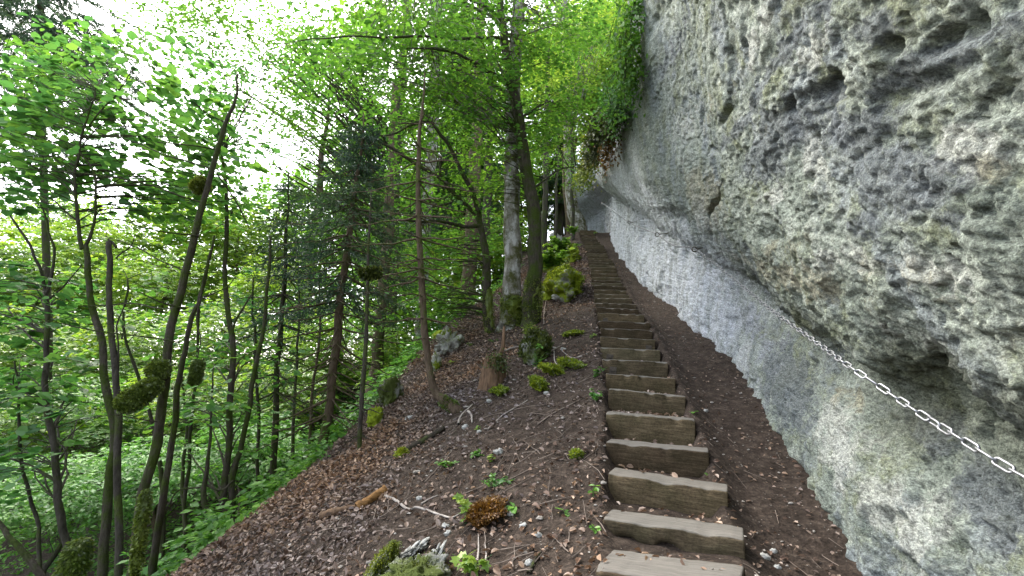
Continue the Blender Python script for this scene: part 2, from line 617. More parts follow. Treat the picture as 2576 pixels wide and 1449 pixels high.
def make_timber_mat():
    m, t = new_mat('weathered timber')
    tc = t.nodes.new('ShaderNodeTexCoord')
    oi = t.nodes.new('ShaderNodeObjectInfo')
    p = geo_pos(t)
    add = t.nodes.new('ShaderNodeVectorMath')
    add.operation = 'ADD'
    t.links.new(tc.outputs['Object'], add.inputs[0])
    t.links.new(oi.outputs['Location'], add.inputs[1])
    v = mapping(t, tc.outputs['Object'], (1.2, 14, 14))
    n1 = noise(t, v, 5.0, 8, 0.65, 0.6)
    n2 = noise(t, p, 6, 6, 0.65)
    n3 = noise(t, p, 70, 4, 0.7)
    col = ramp(t, n1, [(0.25, (0.034, 0.026, 0.017)), (0.5, (0.095, 0.077, 0.05)), (0.75, (0.17, 0.145, 0.1))])
    f = ramp(t, n2, [(0.42, (0, 0, 0)), (0.62, (1, 1, 1))])
    col = mix(t, math_n(t, 'MULTIPLY', f, 0.6), col, (0.042, 0.04, 0.02))
    tint = ramp(t, oi.outputs['Random'], [(0.0, (0.6, 0.5, 0.43)), (0.35, (0.85, 0.8, 0.74)), (0.65, (1.1, 1.0, 0.86)), (1.0, (1.25, 1.25, 1.2))])
    col = mix(t, 1.0, col, tint, 'MULTIPLY')
    sp = ramp(t, n3, [(0.35, (0.7, 0.7, 0.7)), (0.6, (1.15, 1.15, 1.15))])
    col = mix(t, 1.0, col, sp, 'MULTIPLY')
    # worn, dry grey upper faces
    g = t.nodes.new('ShaderNodeNewGeometry')
    sx = t.nodes.new('ShaderNodeSeparateXYZ')
    t.links.new(g.outputs['Normal'], sx.inputs[0])
    up = ramp(t, math_n(t, 'ADD', sx.outputs['Z'], math_n(t, 'MULTIPLY', n2, 0.4)), [(0.75, (0, 0, 0)), (1.0, (1, 1, 1))])
    col = mix(t, math_n(t, 'MULTIPLY', up, 0.7), col, mix(t, n1, (0.085, 0.078, 0.068), (0.29, 0.278, 0.255)))
    bmp = math_n(t, 'ADD', n1, math_n(t, 'MULTIPLY', n3, 0.25))
    finish(t, col, 0.88, bmp, 0.7, 0.012, spec=0.2)
    return m


M['timber'] = make_timber_mat()


def simple_mat(name, c1, c2, scale, rough, metallic=0.0, stretch=(1, 1, 1), bump=0.4):
    m, t = new_mat(name)
    p = geo_pos(t)
    n1 = noise(t, mapping(t, p, stretch), scale, 7, 0.65)
    finish(t, ramp(t, n1, [(0.3, c1), (0.7, c2)]), rough, n1, bump, 0.01, metallic)
    return m


M['zinc'] = simple_mat('galvanised steel', (0.2, 0.205, 0.215), (0.42, 0.43, 0.45), 40, 0.5, 1.0, bump=0.1)
M['iron'] = simple_mat('rusty iron plate', (0.05, 0.042, 0.035), (0.12, 0.1, 0.08), 30, 0.7, 0.3)
M['rotten'] = simple_mat('rotten wood', (0.05, 0.03, 0.018), (0.2, 0.125, 0.075), 6, 0.9, 0, (6, 6, 1), 0.9)
M['orange_wood'] = simple_mat('bare orange wood', (0.09, 0.045, 0.015), (0.27, 0.14, 0.045), 6, 0.85, 0, (3, 8, 8), 0.9)
M['twig'] = simple_mat('dead twig', (0.1, 0.075, 0.06), (0.28, 0.23, 0.19), 8, 0.9)
M['twig_pale'] = simple_mat('pale dead branch', (0.2, 0.17, 0.15), (0.42, 0.38, 0.34), 12, 0.9)
M['pebble'] = simple_mat('limestone pebbles', (0.14, 0.125, 0.11), (0.42, 0.39, 0.35), 9, 0.9)

# ------------------------------------------------------------------ the stairs: measured front top edges (photo at 4032 px), left x,y, right x,y
STEPS = [(2335, 2241, 2905, 2330), (2372, 2041, 2929, 2123), (2395, 1863, 2865, 1933), (2387, 1740, 2791, 1780), (2386, 1624, 2737, 1655),
         (2397, 1531, 2700, 1560), (2386, 1471, 2660, 1489), (2374, 1413, 2630, 1425), (2367, 1366, 2600, 1378), (2364, 1324, 2580, 1337),
         (2365, 1290, 2569, 1301), (2358, 1262, 2561, 1270), (2354, 1231, 2537, 1239), (2349, 1209, 2515, 1217), (2345, 1191, 2506, 1196),
         (2341, 1172, 2488, 1174), (2339, 1154, 2478, 1161), (2339, 1138, 2467, 1144), (2341, 1120, 2463, 1127), (2329, 1112, 2451, 1115),
         (2329, 1102, 2447, 1105), (2329, 1089, 2443, 1092), (2328, 1074, 2434, 1078), (2327, 1062, 2428, 1064), (2325, 1051, 2427, 1053),
         (2321, 1042, 2421, 1045), (2317, 1031, 2418, 1034), (2316, 1023, 2412, 1025), (2315, 1015, 2405, 1017), (2311, 1005, 2394, 1007),
         (2309, 996, 2392, 998), (2305, 986, 2389, 988), (2305, 979, 2385, 980), (2304, 973, 2378, 973), (2302, 966, 2378, 965),
         (2301, 958, 2365, 958), (2295, 951, 2362, 951), (2294, 944, 2354, 944), (2291, 937, 2349, 938), (2289, 931, 2345, 931),
         (2285, 925, 2342, 925), (2284, 918, 2341, 918), (2283, 912, 2342, 912), (2283, 906, 2346, 906)]
K = 2576 / 4032
st_L, st_R, st_Y, st_D = [], [], [], []
for i, (lx, ly, rx, ry) in enumerate(STEPS):
    d = 1.93 + 0.44 * i
    dl = 0.14 if i < 3 else max(0.05, 0.14 - 0.02 * (i - 2))
    st_L.append(at(lx * K, ly * K, d + dl))
    st_R.append(at(rx * K, ry * K, d - dl))
    st_Y.append(d)
    st_D.append(dl)
st_L, st_R, st_Y, st_D = map(np.array, (st_L, st_R, st_Y, st_D))
st_Z = (st_L[:, 2] + st_R[:, 2]) / 2
# steps below the frame, by extension
lowY = np.array([st_Y[0] - 0.44 * k for k in (8, 7, 6, 5, 4, 3, 2, 1)])
lowZ = np.array([st_Z[0] - 0.156 * k for k in (8, 7, 6, 5, 4, 3, 2, 1)])
allY = np.concatenate([lowY, st_Y, [24, 26, 40, 90]])
allZ = np.concatenate([lowZ, st_Z, [st_Z[-1] + 0.35, st_Z[-1] + 0.5, st_Z[-1] + 1.2, st_Z[-1] + 3]])


def S(y):
    return np.interp(y, allY, allZ) - 0.05


def xL(y):
    return np.interp(y, np.concatenate([[-3, 0], st_Y, [40]]), np.concatenate([[0.0, 0.3], np.convolve(np.pad(st_L[:, 0], 2, 'edge'), np.ones(5) / 5, 'valid'), [3.5]]))


def xR(y):
    return np.interp(y, np.concatenate([[-3, 0], st_Y, [40]]), np.concatenate([[0.75, 0.95], np.convolve(np.pad(st_R[:, 0], 2, 'edge'), np.ones(5) / 5, 'valid'), [4.5]]))


# where the litter slope turns over and drops out of sight: photo points, each at its distance
RIDGE = [(430, 1449, 3.6), (590, 1330, 4.3), (800, 1165, 5.6), (960, 1010, 7.2), (1090, 860, 9.6), (1160, 790, 11.5), (1275, 715, 14.0), (1330, 660, 16.5)]
rp = np.array([at(*r) for r in RIDGE])
rY = np.concatenate([[-4, 0, 2], rp[:, 1], [22, 30, 90]])
rX = np.concatenate([[-2.6, -2.3, -2.2], rp[:, 0], [0.2, 0.2, 0.0]])
rZ = np.concatenate([[rp[0, 2] - 1.3, rp[0, 2] - 0.9, rp[0, 2] - 0.45], rp[:, 2], [S(22) - 0.9, S(30) - 0.9, S(90) - 0.9]])


def ground_base(x, y):
    s, l, r = S(y), xL(y), xR(y)
    rx, rz = np.interp(y, rY, rX), np.interp(y, rY, rZ)
    t = np.clip((l - x) / np.maximum(l - rx, 0.3), 0, 1)
    left = s + (rz - s) * t + 0.10 * np.sin(math.pi * t)
    d = np.maximum(rx - x, 0)
    drop = np.interp(d, [0, 0.4, 1.0, 2.5, 6, 12, 30, 200], [0, 0.35, 1.35, 3.7, 5.2, 6.6, 8.0, 9.0])
    z = left - drop
    right = s - 0.11 * smooth(0.0, 0.25, x - r) + 0.14 * np.maximum(x - r - 0.45, 0)
    return np.where(x > r, right, np.where(x > l, s, z))


def ground_z(x, y):
    x = np.asarray(x, float)
    y = np.asarray(y, float)
    z = ground_base(x, y)
    n = 0.05 * fbm(x * 0.9, y * 0.9, x * 0, 3, 11) + 0.022 * fbm(x * 4, y * 4, x * 0, 3, 21)
    far = smooth(0.5, 6, np.interp(y, rY, rX) - x)
    n = n + far * 0.5 * fbm(x * 0.25, y * 0.25, x * 0, 3, 31)
    l, r = xL(y), xR(y)
    k = smooth(-0.06, 0.04, x - l) * (1 - smooth(-0.03, 0.07, x - r)) * (y < st_Y[-1] + 0.3)
    # soil behind each timber: level, a little below the timber's top
    t = (x - (l + r) / 2) / np.maximum((r - l) / 2, 0.1)
    dl = np.interp(y, st_Y, st_D)
    yy = y + np.clip(t, -1.2, 1.2) * dl - 0.09
    ys = np.concatenate([lowY, st_Y])
    zs = np.concatenate([lowZ, st_Z])
    idx = np.clip(np.searchsorted(ys, yy) - 1, 0, len(ys) - 1)
    zstep = zs[idx] - 0.035
    tilt = np.interp(y, st_Y, (st_R[:, 2] - st_L[:, 2]) / 2)
    zstep = zstep + np.clip(t, -1, 1) * tilt + 0.008 * vn(x * 9, y * 9, x * 0, 5)
    return (z + n) * (1 - k) + zstep * k


def hit(px, py, ymax=60.0):
    """where the sight line through a photo point meets the ground"""
    a, b = ray(px, py)
    Y = np.arange(0.8, ymax, 0.01)
    g = ground_z(a * Y, Y)
    below = np.nonzero(EYE + b * Y < g)[0]
    k = below[0] if len(below) else len(Y) - 1
    return np.array([a * Y[k], Y[k], EYE + b * Y[k]])


def axis(segs):
    out = [segs[0][0]]
    for a, b, st in segs:
        n = max(1, int(round((b - a) / st)))
        out += list(np.linspace(a, b, n + 1)[1:])
    return np.array(out)


def build_ground():
    xs = axis([(-110, -40, 5), (-40, -14, 1.0), (-14, -5, 0.25), (-5, -2, 0.06), (-2, 2.6, 0.025), (2.6, 5, 0.1), (5, 20, 2.5)])
    ys = axis([(-6, 0.6, 0.3), (0.6, 6.5, 0.025), (6.5, 12, 0.05), (12, 24, 0.11), (24, 50, 1.0), (50, 140, 6)])
    X, Y = np.meshgrid(xs, ys)
    Z = ground_z(X.ravel(), Y.ravel()).reshape(X.shape)
    V = np.stack([X, Y, Z], -1)
    ny, nx = X.shape
    i = np.arange(ny - 1)[:, None] * nx
    j = np.arange(nx - 1)[None]
    q = np.stack([i + j, i + j + 1, i + nx + j + 1, i + nx + j], -1).reshape(-1, 4)
    mb = MB()
    mb.add(V.reshape(-1, 3), q)
    return tag(mb.build('ground', M['soil']), kind='structure')


build_ground()

# ------------------------------------------------------------------ the rock wall
# foot of the wall in plan
def foot(px, py, drop=0.1):
    a, b = ray(px, py)
    Y = np.arange(0.8, 26, 0.01)
    k = np.nonzero(EYE + b * Y < S(Y) - drop)[0]
    k = k[0] if len(k) else -1
    return a * Y[k], Y[k]


FOOT_PX = [(2180, 1449), (2080, 1290), (1985, 1130), (1870, 960), (1800, 880), (1734, 809), (1651, 743), (1596, 687)]
foot_pts = [foot(*p) for p in FOOT_PX]
for p in foot_pts:
    print('foot', round(p[0], 2), round(p[1], 2))
WALL = [(0.95, -5.0), (1.05, -2.0), (1.2, 0.5)] + foot_pts + [tuple(at(1560, 630, 15.5)[:2]), tuple(at(1540, 595, 18.5)[:2]), (5.0, 22.0), (5.0, 24.0), (4.6, 25.4), (4.1, 26.4)]
# cross-section of the face: height over the height of the overhang's lip, and set-back from the foot
PROF_H = np.array([-1.0, -0.3, 0.0, 0.3, 0.5, 0.62, 0.75, 0.86, 0.95, 1.0, 1.06, 1.2, 1.6, 2.2, 3.0, 4.5, 6.5, 9.0, 14.0])
PROF_D = np.array([-0.1, -0.04, 0.0, 0.08, 0.14, 0.20, 0.25, 0.265, 0.235, 0.175, 0.125, 0.06, -0.05, -0.14, -0.25, -0.42, -0.55, -0.6, -0.6])
PROF_F = np.array([-0.1, -0.04, 0.0, 0.05, 0.11, 0.15, 0.19, 0.21, 0.205, 0.17, 0.12, 0.03, -0.2, -0.4, -0.5, -0.6, -0.7, -0.7, -0.7])


def build_wall():
    W = resample(np.array(WALL), 900)
    seg = np.linalg.norm(np.diff(W, axis=0), axis=1)
    arc = np.concatenate([[0], np.cumsum(seg)])
    # spacing along the foot grows with the distance from the viewer
    s, out = 0.0, []
    while s < arc[-1]:
        out.append(s)
        x, y = np.interp(s, arc, W[:, 0]), np.interp(s, arc, W[:, 1])
        dist = math.hypot(x, y)
        s += (0.0048 * max(dist, 1.5)) if y > -0.6 else 0.12
    out = np.array(out)
    bx, by = np.interp(out, arc, W[:, 0]), np.interp(out, arc, W[:, 1])
    tx, ty = np.gradient(bx), np.gradient(by)
    L = np.hypot(tx, ty)
    k = np.ones(15) / 15
    tx = np.convolve(np.pad(tx / L, 7, 'edge'), k, 'valid')
    ty = np.convolve(np.pad(ty / L, 7, 'edge'), k, 'valid')
    nx, ny = ty, -tx            # away from the path
    hs_ = axis([(-1.0, -0.1, 0.1), (-0.1, 2.6, 0.0095), (2.6, 4.5, 0.014), (4.5, 8.0, 0.03), (8.0, 12.0, 0.12)])
    foot_z = S(by) - 0.1
    top = np.interp(by, [5.6, 6.6, 8.0, 10.5, 13, 18, 22, 26], [11.9, 7.6, 4.7, 4.2, 3.8, 3.4, 3.4, 4.0])
    top = top + 0.25 * vn(by * 0.9, by * 0, by * 0, 3) + 0.12 * vn(by * 3.1, by * 0, by * 0, 4)
    far = smooth(4.5, 8.0, by)
    H = hs_[:, None] * np.ones_like(bx)[None]
    lip = np.interp(by, [0, 2, 4, 6.4, 8.7, 12.5, 20], [0.98, 0.98, 1.04, 1.2, 1.42, 1.84, 2.2])
    lip = lip + 0.04 * vn(by * 0.8, by * 0, by * 0, 14) + 0.05 * vn(by * 2.2, by * 0, by * 0, 15) + 0.025 * vn(by * 6.2, by * 0, by * 0, 16)
    Hn = np.where(H < lip[None], H / lip[None], 1 + (H - lip[None]))
    D = np.interp(Hn, PROF_H, PROF_D) * (1 - far) + np.interp(Hn, PROF_H, PROF_F) * far
    D = D - 0.4 * smooth(9, 14, by)[None] * smooth(1.05, 2.0, Hn)
    # above the lip the face lies back
    over = np.maximum(H - top[None], 0)
    D = D + np.where(over > 0, 0.25 * over + 0.9 * over ** 1.2, 0)
    sh = np.zeros_like(H)
    Xb = bx[None] + nx[None] * D
    Yb = by[None] + ny[None] * D
    Zb = foot_z[None] + H
    P = np.stack([Xb, Yb, Zb], -1)
    gs = np.gradient(P, axis=1)
    gh = np.gradient(P, axis=0)
    Nn = unit(np.cross(gh, gs))
    if (Nn[..., 0].mean()) > 0:
        Nn = -Nn
    x, y, z = Xb, Yb, Zb
    # where a point of the photo lies on the face: distance along the path and height
    dx_, dy_, dz_ = Xb, Yb, Zb - EYE
    fw = dy_ * CP + dz_ * SP
    PX = 1288 + F * dx_ / np.maximum(fw, 0.05)
    PY = 724.5 - F * (dz_ * CP - dy_ * SP) / np.maximum(fw, 0.05)
    okv = (fw > 0.3) & (by[None] < 16)

    def loc(px, py):
        e = np.where(okv, (PX - px) ** 2 + (PY - py) ** 2, 1e12)
        k = np.unravel_index(e.argmin(), e.shape)
        return by[k[1]], H[k]

    YY = by[None] * np.ones_like(H)
    # swells and beds that run down towards the viewer, like the path
    up = smooth(0.95, 1.6, Hn)
    l0, l1 = loc(2110, 235), loc(2560, 165)
    line = l0[1] + (YY - l0[0]) / (l1[0] - l0[0]) * (l1[1] - l0[1]) + 0.05 * vn(y * 4, 0, 0, 17) + 0.03 * vn(y * 11, 0, 0, 18)
    hi = smooth(-0.05, 0.35, H - np.maximum(line, 1.9)) * (1 - 0.5 * far)
    a = (y * 0.93 + z * 0.36)
    b = (z * 0.93 - y * 0.36)
    d = 0.09 * fbm(x * 0.55, y * 0.55, z * 0.55, 3, 41) * (0.4 + 0.6 * up)
    d += 0.035 * vn(a * 0.5, b * 1.5, x, 51) + 0.012 * vn(a * 1.6, b * 3.5, x, 52)
    d += (0.026 + 0.004 * hi) * fbm(x * 1.9, y * 1.9, z * 1.9, 4, 61)
    # scabs and shallow flakes
    fl = vn(y * 2.3, z * 1.6, x * 2, 62) + 0.3 * vn(y * 8, z * 6, x * 6, 63)
    d += 0.03 * smooth(0.0, 0.08, fl) * (1 - up)
    d += 0.022 * fbm(y * 5.5, z * 3.2, x * 5, 3, 64) * (1 - up)
    q = vn(a * 1.1, b * 1.5, x * 1.5, 55) + 0.2 * vn(a * 5, b * 5, x * 5, 57)
    d += 0.02 * smooth(0.02, 0.07, q) * up
    q2 = vn(a * 3.4 + 5, b * 3.8, x * 3, 56) + 0.3 * vn(a * 9, b * 9, x * 9, 58)
    d += 0.012 * smooth(0.05, 0.12, q2) * up
    # the rough upper band juts out over the smooth face
    d += 0.035 * smooth(-0.02, 0.06, H - line) * (1 - smooth(l0[0] + 0.1, l0[0] + 1.2, YY)) * up
    # cavities, most of them high up
    p1 = fbm(a * 2.9, b * 3.3, x * 2.4, 4, 71, 0.6)
    d -= (0.005 + 0.016 * hi) * smooth(0.24, 0.5, p1) * (0.4 + 0.6 * up)
    p2 = fbm(a * 7, b * 8, x * 7.5, 4, 72, 0.6)
    d -= (0.005 + 0.002 * up + 0.006 * hi) * smooth(0.15, 0.5, p2)
    # fine flaky pitting
    p3 = fbm(a * 17, b * 21, x * 18, 3, 73, 0.65)
    d -= (0.004 + 0.003 * up) * smooth(0.0, 0.45, p3)
    p4 = fbm(a * 36, b * 42, x * 38, 2, 74, 0.65)
    d -= (0.003 + 0.003 * up) * smooth(-0.05, 0.4, p4)
    wx, wy, wz = (0.25 * vn(x * k_ + i_, y * k_, z * k_, 110 + i_) for i_, k_ in ((0, 6), (1, 6), (2, 6)))
    d += (0.017 - 0.006 * up) * facets(a * 4.2 + wx, b * 6.0 + wy, x * 4.5 + wz, 120) * (0.5 + 0.5 * smooth(-0.3, 0.3, p1))
    d += (0.013 - 0.004 * up) * facets(a * 11 + wx * 2, b * 15 + wy * 2, x * 12 + wz * 2, 130)
    d += (0.0085 - 0.001 * up) * facets(a * 27 + wx * 3, b * 36 + wy * 3, x * 30 + wz * 3, 140)
    d += 0.012 * fbm(x * 12, y * 12, z * 12, 3, 91)
    d += 0.007 * fbm(x * 55, y * 55, z * 55, 2, 95)
    d += 0.05 * fbm(y * 3.5, z * 3.5, x * 3, 3, 96) * np.exp(-np.maximum(H, 0) / 0.12)
    # upright flutes of the far slab
    d += smooth(3.2, 5.0, by) * (0.07 * vn(y * 2.6, z * 0.7, x * 0, 97) + 0.022 * vn(y * 11, z * 1.6, x * 0, 100)) * (1 - 0.7 * up)
    d = d * (1 - 0.35 * far * up)
    # the open crack and the loosened block beside it

    def pline(pts):
        Q_ = np.array([loc(*p) for p in pts])
        best = np.full(H.shape, 1e9)
        side = np.zeros(H.shape)
        for (ya, ha), (yb, hb) in zip(Q_[:-1], Q_[1:]):
            ey, eh = yb - ya, hb - ha
            t = np.clip(((YY - ya) * ey + (H - ha) * eh) / (ey * ey + eh * eh + 1e-9), 0, 1)
            dd_ = np.hypot(YY - ya - t * ey, H - ha - t * eh)
            cr = ey * (H - ha) - eh * (YY - ya)
            side = np.where(dd_ < best, np.sign(cr), side)
            best = np.minimum(best, dd_)
        return best, side

    wob = 0.03 * vn(y * 7, z * 7, x * 7, 99)
    dist_, side = pline([(1800, 372), (1828, 395), (1838, 440), (1822, 500), (1806, 545), (1806, 590)])
    d -= 0.14 * np.exp(-((dist_ + wob * 0.5) / 0.028) ** 2) * (dist_ < 0.2)
    bc = loc(1775, 480)
    blk = np.exp(-((YY - bc[0]) / 0.75) ** 4 - ((H - bc[1]) / 0.55) ** 4)
    crk = (YY > bc[0] - 0.42)
    d += 0.05 * blk * smooth(0.0, 0.03, dist_) * np.where(YY > loc(1822, 500)[0], 1, 0)
    for (cpx, cpy, rx_, ry_, dp) in ((2112, 205, 26, 44, 0.16), (2085, 225, 40, 20, 0.08), (1955, 590, 24, 20, 0.09), (1950, 560, 12, 24, 0.05), (2270, 108, 22, 16, 0.12), (1995, 262, 14, 10, 0.08),
                                     (1832, 300, 24, 12, 0.10), (1820, 110, 30, 60, 0.07), (2420, 90, 60, 26, 0.08), (1700, 545, 34, 22, 0.20), (1935, 130, 30, 20, 0.04), (2490, 60, 30, 30, 0.08),
                                     (2045, 355, 10, 14, 0.04), (1655, 25, 24, 40, 0.15), (2380, 1400, 40, 60, 0.08), (2360, 205, 150, 14, 0.06)):
        cy_, ch_ = loc(cpx, cpy)
        ry2 = max(abs(loc(cpx - rx_, cpy)[0] - cy_), abs(loc(cpx + rx_, cpy)[0] - cy_), 0.03)
        rh2 = max(abs(loc(cpx, cpy - ry_)[1] - ch_), 0.03)
        rr = ((YY - cy_) / ry2) ** 2 + ((H - ch_) / rh2) ** 2 + 0.9 * p2 + 0.5 * p3
        d -= 0.6 * dp * np.exp(-np.maximum(rr, 0) ** 1.3)
    # lichen crusts and bare scars, each where it grows; dark ones in the groove include painted shade
    patch = {'dark': np.zeros(H.shape), 'pale': np.zeros(H.shape), 'tan': np.zeros(H.shape)}
    for kind, cpx, cpy, rx_, ry_, amt in (('dark', 1935, 375, 75, 100, .9), ('dark', 2150, 330, 90, 70, 1), ('dark', 2240, 450, 120, 100, .9), ('dark', 1900, 245, 120, 40, .8), ('dark', 2350, 165, 220, 45, .9),
                                          ('dark', 2240, 60, 90, 70, .6), ('dark', 1985, 975, 70, 110, 1), ('dark', 2330, 1080, 90, 60, .9), ('dark', 2480, 1270, 110, 110, 1), ('dark', 1870, 800, 70, 50, .7),
                                          ('dark', 2200, 560, 90, 60, .5), ('dark', 1700, 110, 40, 90, .5), ('dark', 2440, 560, 70, 50, .6),
                                          ('pale', 2035, 400, 40, 120, .8), ('pale', 2450, 370, 100, 80, 1), ('pale', 2150, 640, 130, 60, .8), ('pale', 1950, 500, 40, 60, .7), ('pale', 1900, 90, 80, 70, .7), ('pale', 2050, 130, 70, 70, .7),
                                          ('pale', 2120, 1110, 90, 150, .8), ('pale', 2260, 1300, 110, 130, .8), ('pale', 2420, 700, 120, 80, .7), ('pale', 2350, 860, 120, 60, .6), ('pale', 1875, 905, 22, 70, 1), ('pale', 2220, 655, 18, 22, 1),
                                          ('pale', 1720, 330, 60, 90, .6), ('pale', 1760, 680, 90, 60, .9), ('pale', 2000, 700, 100, 50, .5), ('tan', 1790, 500, 60, 110, .9), ('tan', 2520, 420, 60, 60, .6), ('tan', 1800, 260, 60, 70, .5),
                                          ('tan', 1960, 690, 160, 50, .6), ('tan', 2140, 1000, 60, 60, .5), ('tan', 1995, 620, 60, 40, .5)):
        cy_, ch_ = loc(cpx, cpy)
        ry2 = max(abs(loc(cpx - rx_, cpy)[0] - cy_), abs(loc(cpx + rx_, cpy)[0] - cy_), 0.05)
        rh2 = max(abs(loc(cpx, cpy - ry_)[1] - ch_), 0.05)
        patch[kind] = np.maximum(patch[kind], amt * np.exp(-((YY - cy_) / ry2) ** 2 - ((H - ch_) / rh2) ** 2))
    P = P + Nn * d[..., None]
    ny_, nx_ = H.shape
    i = np.arange(ny_ - 1)[:, None] * nx_
    j = np.arange(nx_ - 1)[None]
    qd = np.stack([i + j, i + nx_ + j, i + nx_ + j + 1, i + j + 1], -1).reshape(-1, 4)
    print('wall verts', P.shape)
    mb = MB()
    mb.add(P.reshape(-1, 3), qd)
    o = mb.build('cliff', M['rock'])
    band = smooth(0.55, 0.8, Hn + 0.12 * vn(y * 1.7, z * 1.7, x, 103)) * (1 - smooth(0.98, 1.12, Hn + 0.1 * vn(y * 3, z * 3, x, 104)))  # algae plus painted shade in the hollow below the lip
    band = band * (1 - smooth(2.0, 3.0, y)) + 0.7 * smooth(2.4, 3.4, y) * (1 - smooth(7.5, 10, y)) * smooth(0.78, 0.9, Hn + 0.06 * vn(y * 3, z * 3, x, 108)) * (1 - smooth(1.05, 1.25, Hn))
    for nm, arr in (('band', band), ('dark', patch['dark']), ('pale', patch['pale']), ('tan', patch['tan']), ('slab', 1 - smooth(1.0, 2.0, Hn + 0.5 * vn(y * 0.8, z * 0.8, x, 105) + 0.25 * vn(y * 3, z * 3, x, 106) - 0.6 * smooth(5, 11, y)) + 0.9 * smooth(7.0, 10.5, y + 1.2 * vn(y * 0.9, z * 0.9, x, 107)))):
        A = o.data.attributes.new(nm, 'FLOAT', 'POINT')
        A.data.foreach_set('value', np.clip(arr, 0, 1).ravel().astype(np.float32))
    tag(o, 'overhanging pitted grey limestone cliff along the right side of the stairs', 'cliff')
    return P


WP = build_wall()

# ------------------------------------------------------------------ timber steps
ORD = ['lowest', 'second', 'third', 'fourth', 'fifth', 'sixth', 'seventh', 'eighth', 'ninth', 'tenth', 'eleventh', 'twelfth', 'thirteenth',
       'fourteenth', 'fifteenth', 'sixteenth', 'seventeenth', 'eighteenth', 'nineteenth', 'twentieth', 'twenty-first', 'twenty-second',
       'twenty-third', 'twenty-fourth', 'twenty-fifth', 'twenty-sixth', 'twenty-seventh', 'twenty-eighth', 'twenty-ninth', 'thirtieth']
PLATES = {1: [0.16], 7: [0.14], 8: [0.13], 9: [0.86], 12: [0.15], 13: [0.85]}


